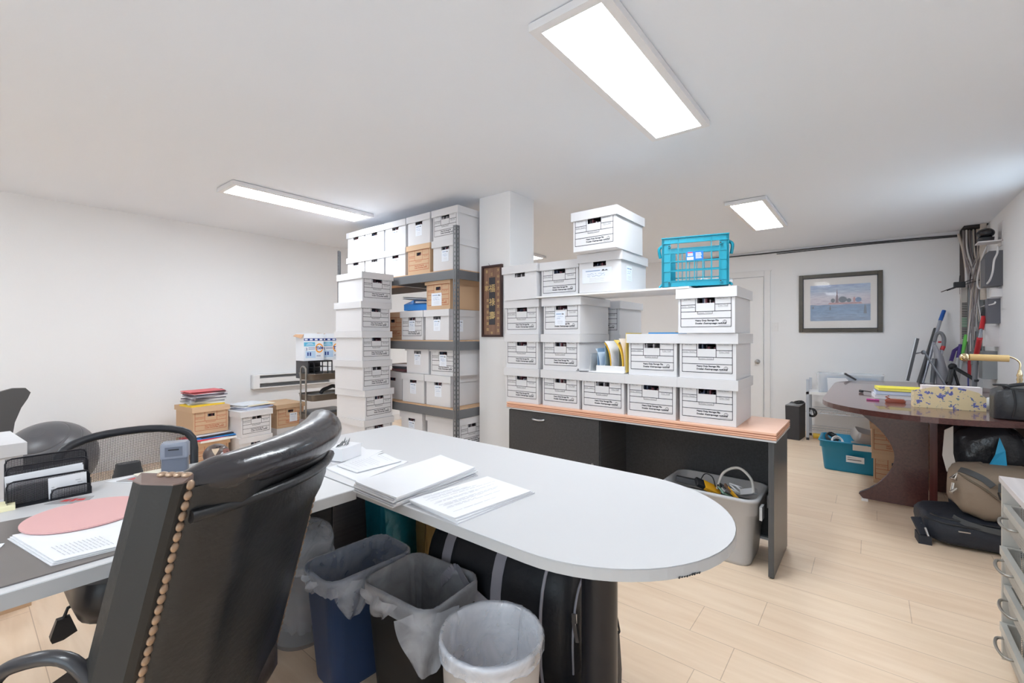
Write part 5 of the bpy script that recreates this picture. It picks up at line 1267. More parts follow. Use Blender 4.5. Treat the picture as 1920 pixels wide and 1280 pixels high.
# black leather bag at the right edge
hb = thing('handbag', 'black leather bag with a zip standing on the cherry table at the right edge', 'bag', (3.90, -.745, ZT2), rz=.05)
LB = mat('handbag_leather', (52, 54, 58), .38, var=.1, scale=14, bump=.25, bscale=50)
def vring(y, w, z0, z1, x0=0): return [(x0 + px, y, z0 + (z1 - z0) * (pz + .5)) for px, pz in [(a, b2) for a, b2 in rrect(w, 1.0, min(w, 1) * .28, 4)]]
b = MB(); b.loft([vring(y, w_, 0, h_) for y, w_, h_ in ((.185, .09, .13), (.178, .15, .165), (.14, .19, .185), (0, .20, .19), (-.14, .19, .185), (-.178, .15, .165))]); b.build('body', LB, hb)
b = MB(); b.tube(smooth_path([(-.06, .15, .185), (-.075, .10, .205), (-.06, -.0, .212), (-.06, -.15, .205)], 6), .010, 8); b.build('handle', LB, hb)
b = MB(); b.tube(smooth_path([(-.102, .12, .18), (-.106, .11, .10), (-.100, .12, .02)], 5), .005, 8); b.build('piping', BLACKP, hb)
b = MB(); b.tube(smooth_path([(-.09, .13, .186), (-.095, .16, .20), (-.07, .19, .20), (-.05, .13, .20)], 5), .006, 8); b.tube(smooth_path([(-.095, .10, .172), (-.1, -.15, .172)], 5), .003, 6); b.build('zip', BLACKP, hb)
tag(MB().loft([ring(.16, .16, .075, 0, 6), ring(.18, .18, .085, .02, 6), ring(.12, .12, .055, .075, 6)]).build('helmet_shell', mat('pale_grey_shell', (208, 212, 214), .3), loc=(4.30, -.66, ZT2)), 'pale grey rounded object behind the black bag on the table', 'bowl') 
dl = thing('desk_lamp', 'brass banker style lamp with a horizontal tan shade behind the black bag', 'lamp', (4.62, -.80, ZT2))
BRS = mat('polished_brass', (222, 200, 160), .2, .9, var=.05)
b = MB(); b.lathe([(.07, 0), (.07, .012), (.012, .02)], 20); b.build('base', BRS, dl)
b = MB(); prof = [(.012, .02)] + [(.012 + (.005 if k % 2 else 0), .03 + .014 * k) for k in range(15)] + [(.008, .25)]; b.lathe(prof, 14); b.tube(smooth_path([(0, 0, .25), (0, .0, .30), (-.0, .035, .335), (0, .09, .342), (0, .16, .334), (0, .22, .336)], 6), .005, 8); b.build('stem', BRS, dl)
b = MB(); b.tube([(0, .05, .328), (0, .245, .332)], .024, 14); b.build('shade', mat('tan_shade', (226, 190, 130), .45, var=.04), dl)
b = MB(); b.ball((0, .27, .330), .030, 14, 10); b.build('finial', BRS, dl)

# ------------------------------------------------------------------ monitor and arm behind the table, mops and vacuum at the wall
mn = thing('monitor', 'flat dark monitor seen edge on, tilted on a thin stand arm beyond the table', 'monitor', (5.62, -.33, .80), rot=(0, 0, -.05))
b = MB(); b.obox((0, .03, .22), (.14, 0, 0), (0, .011, .002), (0, -.035, .195)); o = b.build('panel', DGREY, mn, bevel=.003)
b = MB(); b.obox((0, .044, .222), (.145, 0, 0), (0, .004, .001), (0, -.036, .20)); b.build('bezel', LGREY, mn)
b = MB(); b.tube([(0, .02, .27), (0, -.05, .29), (0, -.20, -.03)], .008, 8); b.ball((0, -.045, .285), .02, 10, 8); b.build('stand_arm', MGREY, mn)
MB().box(-.1, .1, -.28, -.12, -.05, -.035).build('stand_foot', MGREY, mn)
def pole(name, label, segs, group='mops, brooms and vacuum poles in the corner', cat='pole'):
    a0 = Vector(segs[0][1]); r = thing(name, label, cat, a0, group=group)
    for nm_, p, q, rad, m_, *ex in segs:
        b = MB(); b.tube([Vector(p) - a0, Vector(q) - a0], rad, 12, r2=ex[0] if ex else None); b.build(nm_, m_, r)
    return r
SIL = mat('silver_tube', (196, 202, 214), .25, .8, var=0); BLU = mat('blue_grip', (34, 92, 176), .45, var=0); RED = mat('red_grip', (206, 54, 60), .4, var=0); PUR = mat('purple_grip', (78, 56, 130), .4, var=0); GRN = mat('green_grip', (112, 206, 92), .4, var=0)
def ext(p, q, z=0.0):      # prolong the line q->p down to height z
    p, q = Vector(p), Vector(q); t_ = (z - p.z) / (p.z - q.z); return p + (p - q) * t_
q = onX(1770, 582, 6.90); p = onX(1763, 601, 6.86); lo = onX(1729, 718, 6.55); fl = ext(lo, p, .02)
pole('mop', 'silver mop pole with a blue grip, tallest pole leaning on the back wall', [('tube', fl, p, .016, SIL), ('grip', p, q, .018, BLU)], cat='mop')
a = onX(1754, 616, 6.88); b2 = onX(1722, 718, 6.50); fl = ext(b2, a, .02)
pole('vacuum_pole', 'black vacuum pole with a red stripe directly behind the silver mop pole', [('tube', fl, a, .017, DGREY), ('red_stripe', a + Vector((-.02, .016, -.05)), a + Vector((-.06, .055, -.22)), .008, RED)], cat='vacuum cleaner')
vc = thing('stick_vacuum', 'grey stick vacuum with a curved handle and red accents leaning at the wall', 'vacuum cleaner', (6.62, -.62, 0.02))
def L_(pt): return tuple(Vector(pt) - Vector((6.62, -.62, .02)))
b = MB(); b.tube(smooth_path([L_(onX(*c_)) for c_ in ((1752, 640, 6.74), (1756, 627, 6.76), (1764, 624, 6.76), (1770, 634, 6.76), (1769, 650, 6.74))], 6), .017, 10); b.build('handle', MGREY, vc)
b = MB(); b.tube([L_(onX(1769, 649, 6.74)), L_(onX(1766, 656, 6.73))], .019, 10); b.tube([L_(onX(1759, 641, 6.74)), L_(onX(1765, 641, 6.74))], .010, 10); b.build('red_collar', RED, vc)
b = MB(); b.tube([L_(onX(1766, 656, 6.73)), L_(onX(1757, 705, 6.66))], .013, 10); b.build('tube', SIL, vc)
b = MB(); c_ = [L_(onX(1752, 646, 6.66)), L_(onX(1760, 668, 6.64)), L_(onX(1768, 714, 6.60)), (0, 0, .03)]
b.loft([[(x - .03, y - w_, z), (x + .03, y - w_, z), (x + .035, y, z - .01), (x + .03, y + w_, z), (x - .03, y + w_, z)] for (x, y, z), w_ in zip(c_, (.012, .035, .055, .05))]); b.build('body', mat('vacuum_grey', (150, 150, 158), .4, var=.03), vc)
b = MB(); b.tube([L_(onX(1752, 672, 6.6)), L_(onX(1748, 718, 6.56))], .020, 10); b.build('canister', mat('vacuum_canister', (96, 98, 104), .2), vc)
q = onX(1800, 650, 6.86); p = onX(1783, 677, 6.80); lo = onX(1775, 697, 6.76); fl = ext(lo, p, .02)
pole('broom', 'broom with a purple bent grip, left one of the purple pair', [('tube', fl, p, .014, LGREY), ('grip', p, onX(1789, 657, 6.84), .017, PUR), ('grip_tip', onX(1789, 657, 6.84), q, .016, PUR)], cat='broom')
q = onX(1801, 646, 6.86); p = onX(1796, 671, 6.80); lo = onX(1788, 712, 6.72); fl = ext(lo, p, .02)
pole('broom', 'broom with a straight purple grip, right one of the purple pair', [('tube', fl, p, .014, LGREY), ('grip', p, q, .016, PUR)], cat='broom')
q = onX(1812, 628, 6.88); p = onX(1804, 666, 6.82); lo = onX(1796, 712, 6.74); fl = ext(lo, p, .02)
pole('broom', 'broom with a bright green grip between the purple grips and the wall cables', [('tube', fl, p, .014, LGREY), ('grip', p, q, .013, GRN, .019)], cat='broom')
q = onX(1814, 583, 6.93); p = onX(1814, 596, 6.93); lo = onX(1817, 712, 6.9)
pole('duster', 'thin blue rod with a red end standing beside the punch-down strip', [('tube', Vector((lo.x, lo.y, .02)), p, .007, mat('violet_rod', (104, 110, 190), .4)), ('red_end', p, q, .016, mat('brick_red', (176, 70, 62), .5)), ('red_label', Vector((lo.x - .02, lo.y, .80)), Vector((lo.x - .02, lo.y, .98)), .014, RED)], cat='duster')
q = onY(1848, 577, -.86); p = onY(1845, 592, -.85); k_ = onY(1838, 626, -.82); lo = onY(1830, 668, -.80); fl = Vector((max(6.42, lo.x), -.78, .02))
pole('snow_shovel', 'red and grey telescopic pole with a black grip leaning in front of the grey cabinet', [('grey_tube', fl, lo, .019, MGREY), ('red_tube', lo, onY(1837, 634, -.80), .021, RED), ('steel_joint', onY(1837, 634, -.80), onY(1840, 617, -.82), .013, SIL), ('red_sleeve', onY(1840, 617, -.82), p, .019, RED), ('grip', p, q, .023, BLACKP)], cat='pole')
a_ = onX(1786, 687, 6.5); b_2 = onX(1832, 714, 6.3)
tr = thing('tripod_stand', 'black folding tripod with splayed bars behind the floral file', 'tripod', (6.4, -.62, 0))
b0 = Vector((6.4, -.62, 0)); b = MB(); b.bar(a_ - b0, b_2 - b0, .035, .02); b.build('bar', BLACKP, tr)
b = MB(); b.bar(a_ - b0, onX(1780, 716, 6.45) - b0, .04, .02); b.build('bar', BLACKP, tr); MB().ball(a_ - b0, .035, 12, 8).build('joint', BLACKP, tr)
for dx, dy in ((-.25, .1), (.1, -.25), (.2, .2)): MB().tube([a_ - b0, (dx, dy, .0)], .012, 8).build('leg', BLACKP, tr)

# ------------------------------------------------------------------ cable corner
GREYC = mat('cable_grey', (176, 170, 172), .6, var=0); CREAM = mat('cable_cream', (206, 196, 186), .6, var=0); WHC = mat('cable_white', (224, 222, 222), .5, var=0); TAUC = mat('cable_taupe', (140, 128, 126), .6, var=0); STL = mat('cabinet_grey', (150, 154, 156), .45, .2, var=.03)
cab = thing('wiring_cabinet', 'grey steel wiring cabinet in the far right corner behind the hanging cables', 'cabinet', (X1, -.86, .93))
MB().box(-.10, 0, -.075, .045, 0, .83).build('body', STL, cab, bevel=.003); MB().box(-.104, -.10, -.055, -.035, .12, .36).build('dark_slot', BLACKP, cab)
pdn = thing('punch_down_strip', 'tall cream punch-down strip with green terminals beside the grey cabinet', 'panel', (X1, -.79, .95))
MB().box(-.09, 0, -.022, .028, 0, .83).build('rail', mat('strip_beige', (196, 192, 186), .5), pdn)
b = MB()
for k in range(22): b.box(-.094, -.09, -.018, .022, .26 + .018 * k, .270 + .018 * k, 1 if 6 < k < 13 else 0)
b.build('terminals', [BLACKP, mat('terminal_green', (96, 150, 120), .5)], pdn)
rc = MB(); rc.box(X1 - .004, X1, -.938, -.76, 1.70, ZC - .002); o = rc.build('wall_opening', mat('recess_taupe', (104, 96, 94), .9, var=.2, scale=20)); tag(o, 'dark opening in the corner wall behind the cable bundle', 'opening')
b = MB(); b.box(X1 - .30, X1, -.938, -.76, ZC - .012, ZC - .002); o = b.build('ceiling_opening', BLACKP); tag(o, 'dark hole in the ceiling that the cables come through', 'opening')
rr = random.Random(9); GCAB = 'grey network cables hanging in the corner'
cols = ['pale grey', 'grey', 'cream', 'taupe', 'white']; mats_ = [GREYC, mat('cable_mid', (158, 152, 154), .6, var=0), CREAM, TAUC, WHC]
for k in range(24):
    x = X1 - .05 - .09 * rr.random(); y0 = -.775 - .14 * (k / 24) + rr.uniform(-.01, .01); y1 = -.83 - .06 * rr.random(); y2 = -.80 - .10 * rr.random()
    zb = rr.choice((1.30, 1.2, 1.12, 1.42)) + rr.uniform(-.05, .05)
    pts = smooth_path([(x, y0, ZC - .02), (x - .03 * rr.random(), y0 - .01 * rr.random(), 2.15), (x - .06 * rr.random(), y1 + rr.uniform(-.03, .03), 1.88), (X1 - .12 - .05 * rr.random(), y1, 1.65), (X1 - .115 - .03 * rr.random(), y2, zb)], 6)
    tag(MB().tube(pts, rr.uniform(.0045, .0075), 6).build('network_cable', mats_[k % 5]), 'network cable in the grey bundle that drops from the ceiling in the far right corner', 'cable', GCAB)
tag(MB().tube(smooth_path([(X1 - .05, -.745, 2.36), (X1 - .06, -.78, 2.18), (X1 - .07, -.80, 1.98), (X1 - .07, -.805, 1.80)], 6), .012, 8).build('conduit_pipe', CREAM), 'cream cable sheath sloping down at the left of the bundle', 'cable')
tag(MB().tube([(X1 - .08, -.805, 1.98), (X1 - .08, -.805, 1.76)], .013, 10).build('white_pipe', WHC), 'short white vertical pipe with a red band below the cream sheath', 'pipe')
b = MB(); z = ZC - .01; pf = []
while z > 1.62: pf += [(.022, z), (.026, z - .006), (.022, z - .012)]; z -= .012
b.lathe(list(reversed(pf)), 12); tag(b.build('corrugated_conduit', CREAM, loc=(6.62, -.895, 0)), 'cream corrugated conduit running down from the ceiling beside the bundle', 'conduit')
MX = 'white cable swinging down from the black power box'
tag(MB().tube(smooth_path([onY(1870, 462, -.88), onY(1870, 474, -.87), onY(1864, 488, -.86), onY(1861, 510, -.85), onY(1854, 528, -.84), onY(1840, 540, -.84), onY(1834, 538, -.84), onY(1833, 520, -.84), onY(1843, 480, -.84), onY(1850, 462, -.86)], 6), .007, 8).build('cable', WHC), MX, 'cable')
tag(MB().tube(smooth_path([onX(1834, 530, 6.82), onX(1834, 560, 6.82), onX(1838, 590, 6.82), onX(1840, 604, 6.82)], 6), .006, 8).build('cable', WHC), 'white cable hanging straight down over the grey cabinet', 'cable')
tag(MB().tube(smooth_path([onX(1827, 582, 6.82), onX(1842, 574, 6.80), onY(1862, 570, -.84), onY(1866, 566, -.86)], 6), .006, 8).build('cable', WHC), 'white cable sagging across the top of the grey cabinet', 'cable')
rt = thing('wifi_router', 'small black router with spread antennas at the left of the cable bundle', 'router', (6.80, -.74, 1.79))
b = MB(); b.box(-.03, .03, -.045, .045, -.03, .03); b.build('body', BLACKP, rt, bevel=.004)
for p in (((-.02, .03, -.02), (-.08, .15, -.075)), ((-.02, .02, .0), (-.04, -.10, .05)), ((0, .0, .02), (0, -.005, .10)), ((0, -.04, 0), (-.02, -.16, .04)), ((0, .03, -.03), (-.03, .10, -.06))): MB().bar(p[0], p[1], .009, .007).build('antenna', BLACKP, rt)
sp_ = thing('wall_speaker', 'glossy black round device on a white bracket high in the right corner', 'speaker', (6.10, Y0, 2.13))
b = MB(); b.ball((0, .10, .075), .062, 18, 12, sc=(1.1, 1, .8)); b.build('dome', mat('gloss_black', (34, 34, 38), .15), sp_); b = MB(); b.loft([ring(.13, .10, .03, -.005, 4, 0, .10), ring(.14, .11, .04, .03, 4, 0, .10)]); b.build('base', BLACKP, sp_)
MB().box(-.09, .09, .0, .16, -.02, -.008).build('bracket', WHC, sp_); MB().box(-.09, .09, 0, .008, -.06, .16).build('wall_plate', WHC, sp_)
bx_ = thing('power_box', 'big dark grey power box on the right wall below the round black device', 'box', (6.12, Y0, 1.70))
b = MB(); b.plate([(0, 0), (.115, 0), (.115, .26), (.09, .325), (.0, .325)], 'X', -.10, .12); b.build('body', mat('power_box_grey', (92, 92, 98), .5), bx_, bevel=.004)
tag(MB().box(-.05, .05, 0, .07, 0, .075).build('socket', WHC, loc=(6.10, Y0, 1.60)), 'white double socket between the two dark boxes on the right wall', 'socket')
tag(MB().box(-.06, .07, 0, .085, 0, .235).build('network_switch', mat('switch_grey', (104, 104, 112), .5), loc=(6.18, Y0, 1.355)), 'smaller dark grey box beneath the white socket on the right wall', 'box')
tag(MB().box(-.07, .07, 0, .09, 0, .20).build('modem', WHC, loc=(6.25, Y0, 1.135)), 'white modem box on the right wall beneath the dark grey boxes', 'modem')
tag(MB().box(-.10, .10, 0, .10, 0, .27).build('junction_box', STL, loc=(6.35, Y0, .82)), 'grey junction box lowest on the right wall beside the cabinet', 'box')

# ------------------------------------------------------------------ floor items on the right
sh = thing('pc_speaker', 'black tower with a coiled lead on top at the foot of the back wall', 'speaker', (6.42, .72, 0), rz=-.1)
b = MB(); b.loft([[(-.15, -.07, 0), (.15, -.07, 0), (.15, .07, 0), (-.15, .07, 0)], [(-.17, -.075, .40), (.13, -.075, .42), (.13, .075, .42), (-.17, .075, .40)]], smooth=False); b.build('body', mat('tower_black', (58, 58, 62), .6, var=.05), sh, bevel=.004)
MB().box(-.172, .13, -.073, .073, .404, .412).build('top_plate', mat('top_silver', (150, 152, 156), .4, .3), sh)
coil('cable', 'black lead coiled on top of the black tower', (6.36, .68, .43), .055, 3, BLACKP, .006)
coil('cable', 'black lead coil hanging on the post of the white wire shelf', (6.36, .565, .33), .055, 4, BLACKP, .007, rot=(PI / 2, 0, .9))
ws = thing('wire_shelf', 'pale grey wire shelf with posts against the back wall', 'shelf', (6.36, -.35, 0))
PG = mat('pale_blue_grey_metal', (190, 196, 206), .4, .2, var=.02)
for x in (0, .32):
    for y in (0, .93): MB().box(x, x + .028, y, y + .028, .03, .72).build('post', PG, ws)
for x in (0, .32):
    for y in (0, .93): MB().box(x, x + .028, y, y + .028, 0, .03).build('foot', BLACKP, ws)
for z in (.10, .33):
    b = MB()
    for x in (.005, .335): b.tube([(x, 0, z), (x, .95, z)], .004, 6); b.tube([(x, 0, z + .03), (x, .95, z + .03)], .003, 6)
    for k in range(24): b.tube([(.005, .02 + .04 * k, z + .005), (.335, .02 + .04 * k, z + .005)], .002, 5)
    b.build('wire_tier', PG, ws)
MB().box(0, .348, 0, .958, .545, .575).build('top_board', TRIM, ws)
bt = thing('plastic_bin', 'clear plastic bin with blue folders inside on the white wire shelf', 'bin', (6.53, .20, .577))
m_ = mat('clear_plastic', (228, 234, 240), .15, alpha=.35, var=0)
b = MB(); b.loft([ring(.28, .58, .04, 0), ring(.30, .62, .04, .21), ring(.31, .63, .04, .22), ring(.29, .60, .04, .22), ring(.27, .56, .04, .01)]); b.build('tub', m_, bt)
MB().box(-.10, .10, -.26, .24, .01, .17).build('contents', mat('steel_blue_folder', (110, 156, 206), .5, var=.05), bt)
tag(MB().obox((0, 0, 0), (.0, .10, 0), (.02, 0, .09), (.001, 0, 0)).build('document', PAPER, loc=(6.34, .30, .665), rz=.3), 'white paper leaning at the front of the clear bin on the wire shelf', 'paper')
tag(MB().bar((0, 0, 0), (.03, -.10, -.07), .03, .02).build('handheld_radio', DGREY, loc=(6.36, .24, .81)), 'dark handset poking up from the clear bin', 'telephone') 
tag(MB().tube([(6.50, .55, .035), (6.50, -.1, .035)], .03, 10).build('rolled_tube', mat('yellow_tube', (240, 200, 70), .5)), 'yellow tube lying on the floor under the wire shelf', 'tube')
tu = thing('storage_tote', 'teal plastic tote full of gadgets on the floor left of the curved table panel', 'storage tote', (5.25, .12, 0), rz=-.0)
w, d, h = .40, .52, .275; TQ2 = mat('teal_tote', (20, 130, 168), .35, var=.04)
b = MB(); b.loft([ring(w * .86, d * .86, .04, 0, 4), ring(w * .88, d * .88, .04, .02, 4), ring(w * .95, d * .95, .04, h - .07, 4), ring(w, d, .04, h - .065, 4), ring(w, d, .04, h - .012, 4), ring(w * 1.05, d * 1.04, .045, h - .012, 4), ring(w * 1.05, d * 1.04, .045, h, 4), ring(w * .96, d * .97, .04, h, 4), ring(w * .86, d * .86, .04, .015, 4)]); b.build('tub', TQ2, tu, recalc=True)
b = MB(); b.quad((-.196, .06, .10), (-.196, -.07, .10), (-.2, -.07, .155), (-.2, .06, .16)); b.build('paper_label', PAPER, tu).location = (-.004, .0, 0)
b = MB()
for k, z in enumerate((.142, .122)): b.quad((-.2030, .05, z), (-.2030, -.03 - .02 * k, z), (-.2032, -.03 - .02 * k, z + .006), (-.2032, .05, z + .006))
b.build('label_writing', INKB, tu)
GT = 'gadgets piled in the teal tote'
tag(MB().loft([ring(w * f_, d * f_, .04, z, 4) for z, f_ in ((.04, .80), (.20, .88))]).build('cable_pile', mat('dark_cable_pile', (60, 60, 66), .6), loc=(5.25, .12, 0)), 'dark tangle of leads filling the teal tote', 'cables', GT)
pr = thing('projector', 'silver grey device lying on top of the teal tote', 'projector', (5.22, .03, .27), rz=.2, group=GT)
pr.rotation_euler = (.25, -.15, .2)
b = MB(); b.loft([ring(.20, .24, .03, 0, 4), ring(.21, .25, .04, .05, 4), ring(.18, .22, .03, .09, 4)]); b.build('body', mat('device_silver', (176, 174, 174), .3, .3), pr); MB().tube([(-.10, -.06, .05), (-.115, -.06, .05)], .022, 14).build('lens', mat('lens_plum', (120, 80, 84), .3), pr)
tag(MB().box(-.09, .09, -.11, .11, 0, .05).build('white_box', mat('device_white', (220, 216, 212), .4), loc=(5.13, .03, .215), rz=.1), 'off-white box beneath the silver device in the teal tote', 'box', GT)
coil('cable', 'white cable loop at the left in the teal tote', (5.11, .25, .255), .05, 3, WHC, .006, rot=(.3, -.7, 0), group=GT)
coil('cable', 'black cable loop at the left rear in the teal tote', (5.18, .30, .27), .055, 4, BLACKP, .006, rot=(.5, -.5, 0), group=GT)
tag(MB().tube(smooth_path([(5.14, .24, .25), (5.16, .28, .31), (5.2, .31, .30), (5.2, .24, .26)], 5), .008, 8).build('cable', BLACKP), 'black plug lead sticking out of the teal tote', 'cable', GT)
GX = 'tan boxes behind the curved table panel'
archive_box(4.86, -.16, 0, -93, 'tan archive box on the floor behind the curved table panel', GX, kind='t')
archive_box(4.84, -.15, .252, -88, 'tan archive box stacked on another behind the curved table panel', GX, kind='t', lid=True)
tag(MB().ball((0, 0, 0), .07, 12, 8, sc=(1, 1, .5)).build('knitted_hat', mat('cap_blue', (60, 150, 196), .5), loc=(5.02, -.12, .535)), 'blue rounded object on the tan boxes under the table', 'hat')

# bags under the table
BN = mat('bag_navy_nylon', (38, 42, 52), .6, var=.12, scale=20, bump=.4, bscale=50); KH = mat('khaki_canvas', (142, 126, 110), .75, var=.06, scale=9, bump=.3, bscale=25); BPL = mat('black_bin_bag', (36, 37, 42), .22, var=.1, scale=10, bump=.9, bscale=14)
def blob(b, cx, cy_, cz, rx, ry, rz_, e=.6, n=28, m_=14, amp=.0, seed=0, flat=0.0):
    r = random.Random(seed); ph = [r.uniform(0, 6.3) for _ in range(6)]; rings = []
    def sg(v, p): return abs(v) ** p * (1 if v >= 0 else -1)
    for i in range(1, m_):
        t = -PI / 2 + PI * i / m_; rg = []
        for k in range(n):
            a = 2 * PI * k / n; f = 1 + amp * (math.sin(3 * a + ph[0] + 2 * t) + .6 * math.sin(7 * a + ph[1] - 5 * t) + .4 * math.sin(11 * a + ph[2] + 7 * t))
            z = cz + rz_ * sg(math.sin(t), e) * f
            rg.append((cx + rx * sg(math.cos(t), e) * sg(math.cos(a), e) * f, cy_ + ry * sg(math.cos(t), e) * sg(math.sin(a), e) * f, max(z, flat)))
        rings.append(rg)
    b.loft(rings); return b
def srf(c, r3, e, a, t, f=1.03):      # point on the rounded bag shape
    def sg(v, p): return abs(v) ** p * (1 if v >= 0 else -1)
    a, t = math.radians(a), math.radians(t)
    return Vector((c[0] + r3[0] * sg(math.cos(t), e) * sg(math.cos(a), e) * f, c[1] + r3[1] * sg(math.cos(t), e) * sg(math.sin(a), e) * f, c[2] + r3[2] * sg(math.sin(t), e) * f))
def band(o, pts, w_, t_, m_, name):
    b = MB(); pts = smooth_path(pts, 5); up = Vector((0, 0, 1)); rings = []
    ctr = Vector((0, 0, .1))
    for i, p in enumerate(pts):
        d_ = (pts[min(i + 1, len(pts) - 1)] - pts[max(i - 1, 0)]).normalized(); n_ = (p - ctr).normalized(); s_ = d_.cross(n_).normalized() * w_ / 2; n_ = n_ * t_
        rings.append([p - s_, p + s_, p + s_ + n_, p - s_ + n_])
    b.loft(rings, smooth=False); return b.build(name, m_, o)
g1 = thing('laptop_bag', 'black laptop bag lying flat on the floor under the khaki bag', 'bag', (3.86, -.52, 0), rz=.12)
blob(MB(), 0, 0, .088, .215, .30, .086, .45, amp=.015, seed=1).build('body', BN, g1)
b = MB(); pz = [(-.236 + .012 * abs(math.sin(i_)), .24 - .40 * i_ / 14, .11 - .0 * i_) for i_ in range(15)]
Q1 = ((0, 0, .088), (.215, .30, .086), .45)
for tt_ in (18, 42): b.tube(smooth_path([srf(*Q1, a_, tt_, 1.0) for a_ in range(110, 251, 10)], 3), .006, 8)
b.build('piping', BLACKP, g1)
band(g1, [srf(*Q1, a_, t_, 1.02) for a_, t_ in ((150, 60), (165, 45), (178, 25), (192, 5), (205, -20), (215, -40))], .030, .004, mat('dark_webbing', (72, 74, 76), .6), 'shoulder_strap')
b = MB(); b.bar((-.23, .16, .115), (-.235, .11, .118), .015, .006); b.tube([(-.245, .29, .06), (-.22, .30, .10)], .006, 8); b.tube([(-.16, .31, .10), (-.12, .30, .12)], .006, 8); b.build('buckle', STEEL, g1)
b = MB(); b.box(-.22, -.12, .27, .33, .0, .05); b.bar((-.2, .30, .05), (-.14, .33, .13), .05, .012); b.build('side_flap', BN, g1)
g2 = thing('canvas_bag', 'khaki canvas shoulder bag slumped on the black laptop bag', 'bag', (3.86, -.60, .165), rz=.15)
blob(MB(), 0, 0, .15, .18, .235, .155, .6, amp=.03, seed=3, flat=.002).build('body', KH, g2)
Q2 = ((0, 0, .15), (.18, .235, .155), .6)
band(g2, [srf(*Q2, a_, t_, 1.03) for a_, t_ in ((105, 40), (120, 42), (140, 38), (158, 28), (168, 15))], .034, .004, mat('dark_webbing', (72, 74, 76), .6), 'strap')
band(g2, [srf(*Q2, a_, t_, 1.03) for a_, t_ in ((172, 14), (182, 8), (195, 8), (210, 12), (225, 14))], .05, .004, mat('dark_webbing', (72, 74, 76), .6), 'dark_band')
b = MB(); b.tube(smooth_path([srf(*Q2, a_, t_, 1.03) for a_, t_ in ((172, 6), (176, -15), (172, -40), (165, -60))], 5), .004, 6); b.build('zip', BLACKP, g2)
b = MB(); b.tube(smooth_path([srf(*Q2, a_, t_, 1.02) for a_, t_ in ((110, 30), (135, 22), (160, 8), (178, -2), (200, -4))], 5), .006, 6); b.build('seam', mat('khaki_seam', (112, 98, 84), .8), g2)
b = MB(); b.tube([(-.09, .22, .25), (-.11, .23, .22), (-.08, .245, .22)], .008, 8, closed=True); b.tube([(-.11, .24, .20), (-.12, .25, .14)], .009, 8); b.tube([(-.12, .23, .17), (-.14, .26, .15)], .008, 8); b.build('buckle', mat('silver_buckle', (206, 200, 194), .25, .8), g2)
tag(blob(MB(), 0, 0, .20, .17, .18, .20, .7, amp=.06, seed=7, flat=0).build('rubbish_bag', BPL, loc=(4.08, -.56, .30)), 'glossy black plastic bag stuffed under the conference table', 'bag')
tag(blob(MB(), 0, 0, .15, .09, .20, .15, .6, amp=.03, seed=8, flat=0).build('dark_sack', BN, loc=(4.19, -.60, .0)), 'dark sack on the floor supporting the glossy black bag', 'bag')
b = MB(); b.loft([[(-.004, .03, 0), (.004, .03, 0), (.004, -.02, 0), (-.004, -.02, 0)], [(-.004, .05, .10), (.004, .05, .10), (.004, .0, .12), (-.004, .0, .12)], [(-.004, .04, .26), (.004, .04, .26), (.004, -.0, .29), (-.004, -.0, .29)]], smooth=False)
tag(b.build('cardboard_flap', mat('grey_card', (206, 200, 194), .7), loc=(3.93, -.40, .38)), 'upright off-white card beside the glossy black bag', 'card')
b = MB(); q0 = Vector((3.885, -.615, .46)); b.add([tuple(onX(a_, c_, 3.885 + dx_) - q0) for a_, c_, dx_ in ((1855, 893, 0), (1878, 893, 0), (1888, 872, .01), (1885, 845, 0), (1874, 820, .02), (1866, 852, -.012), (1853, 874, 0))], [(0, 1, 2, 6), (6, 2, 3, 5), (5, 3, 4)])
tag(b.build('blue_pennant', mat('cyan_cloth', (52, 172, 222), .5), loc=(3.885, -.615, .46), solid=.003), 'bright blue pointed cloth in front of the glossy black bag', 'cloth')

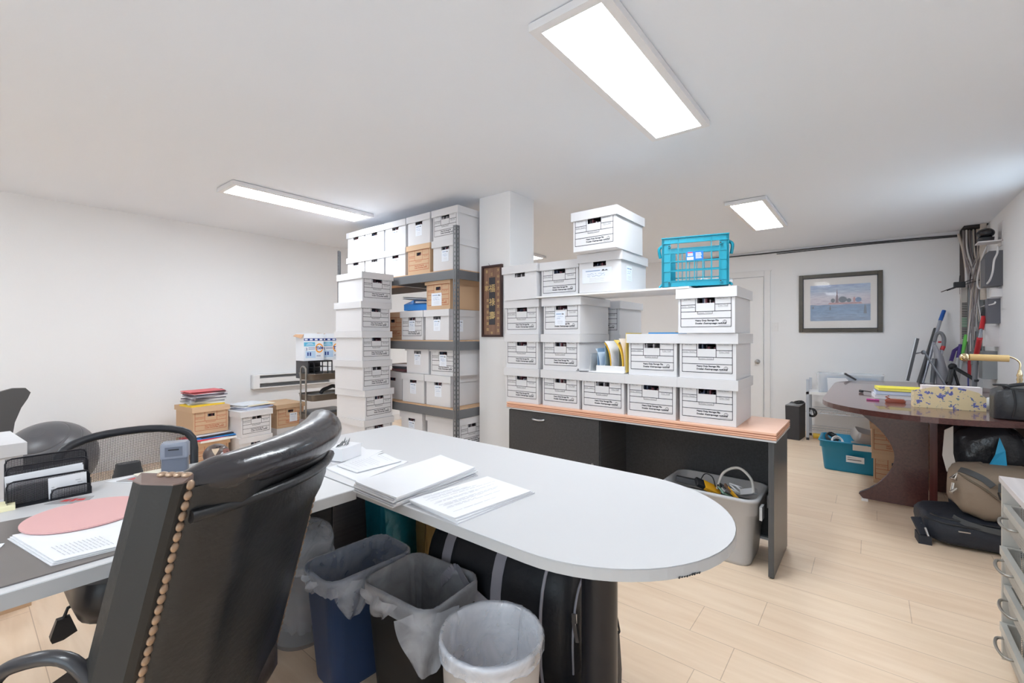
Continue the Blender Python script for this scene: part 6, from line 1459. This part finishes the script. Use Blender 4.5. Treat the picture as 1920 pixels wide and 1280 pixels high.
# ------------------------------------------------------------------ mesh drawer unit at the right edge
du = thing('drawer_unit', 'grey metal mesh drawer unit with a pale wood top at the right picture edge', 'drawer unit', (2.13, Y0 + .03, 0))
GM = mat('greige_metal', (190, 189, 184), .4, .3, var=.03); MW = mesh_mat('white_wire_mesh', (188, 188, 184), 160, (0, 1), .4, .4, .2); MS = mesh_mat('grey_wire_mesh', (186, 186, 182), 160, (0, 2), .5, .4, .2)
W, D, H = .40, .52, .695
for x in (0, W - .02):
    for y in (0, D - .045): MB().box(x, x + .02, y, y + .045, .02, H - .022).build('leg', GM, du)
MB().box(-.006, W + .004, -.0, D + .006, H - .022, H).build('top', wood('pale_top', (206, 200, 200), (190, 184, 184), 'X', .5), du, bevel=.002)
for x in (0, W - .02): MB().box(x, x + .02, 0, D, .0, .02).build('foot_rail', GM, du)
for k, z in enumerate((.595, .435, .29, .145)):
    dr = thing('x', 'x', 'x'); del dr['label']; del dr['category']; dr.name = 'drawer'; dr.parent = du; dr.location = (.025, .03, z)
    w, d, h = W - .05, D - .035 + .01 * (k % 2), .105; b = MB()
    b.box(0, w, 0, .014, -.004, 0); b.box(0, w, d - .014, d, -.004, 0); b.box(0, .014, .014, d - .014, -.004, 0); b.box(w - .014, w, .014, d - .014, -.004, 0); b.box(0, w, d, d + .003, -.03, 0)
    b.build('rim', GM, dr)
    b = MB(); i_ = .012
    b.quad((0, d, -.004), (w, d, -.004), (w - i_, d - i_, -h), (i_, d - i_, -h)); b.build('front_mesh', MS, dr)
    b = MB(); b.quad((0, 0, -.004), (w, 0, -.004), (w - i_, i_, -h), (i_, i_, -h)); b.build('back_mesh', MS, dr)
    b = MB(); b.quad((i_, i_, -h), (w - i_, i_, -h), (w - i_, d - i_, -h), (i_, d - i_, -h)); b.build('bottom_mesh', MW, dr)
    b = MB(); b.quad((0, 0, -.004), (0, d, -.004), (i_, d - i_, -h), (i_, i_, -h)); b.build('side_mesh', mesh_mat('grey_wire_mesh_side', (186, 186, 182), 160, (1, 2), .5, .4, .2), dr)
    b = MB(); b.quad((w, 0, -.004), (w, d, -.004), (w - i_, d - i_, -h), (w - i_, i_, -h)); b.build('side_mesh', mesh_mat('grey_wire_mesh_side', (186, 186, 182), 160, (1, 2), .5, .4, .2), dr)
    b = MB(); hx = w * .62
    b.tube(smooth_path([(hx - .07, d, -.035), (hx - .065, d + .02, -.038), (hx - .02, d + .03, -.04), (hx + .03, d + .03, -.04), (hx + .07, d + .02, -.038), (hx + .075, d, -.035)], 5), .005, 8); b.build('handle', TUBE, dr)
    if k == 0: tag(MB().box(-.1, .1, -.15, .15, 0, .03).build('document', mat('lilac_paper', (226, 214, 226), .7), loc=(2.33, Y0 + .36, z - .09)), 'pale lilac papers in the top drawer of the mesh drawer unit', 'paper')
wb = thing('wire_basket', 'small white wire basket behind the mesh drawer unit', 'basket', (2.62, -.62, .60))
b = MB()
for z in (0, .05, .10):
    b.tube([(p[0], p[1], z) for p in rrect(.12, .26, .02, 3)], .003, 6, closed=True)
for k in range(6): b.tube([(-.06, -.12 + .048 * k, .10), (-.06, -.12 + .048 * k, 0), (.06, -.12 + .048 * k, 0), (.06, -.12 + .048 * k, .10)], .002, 5)
b.build('wires', TRIM, wb)
MB().box(-.05, .05, -.10, .10, -.6, -.01).build('stand', GM, wb)
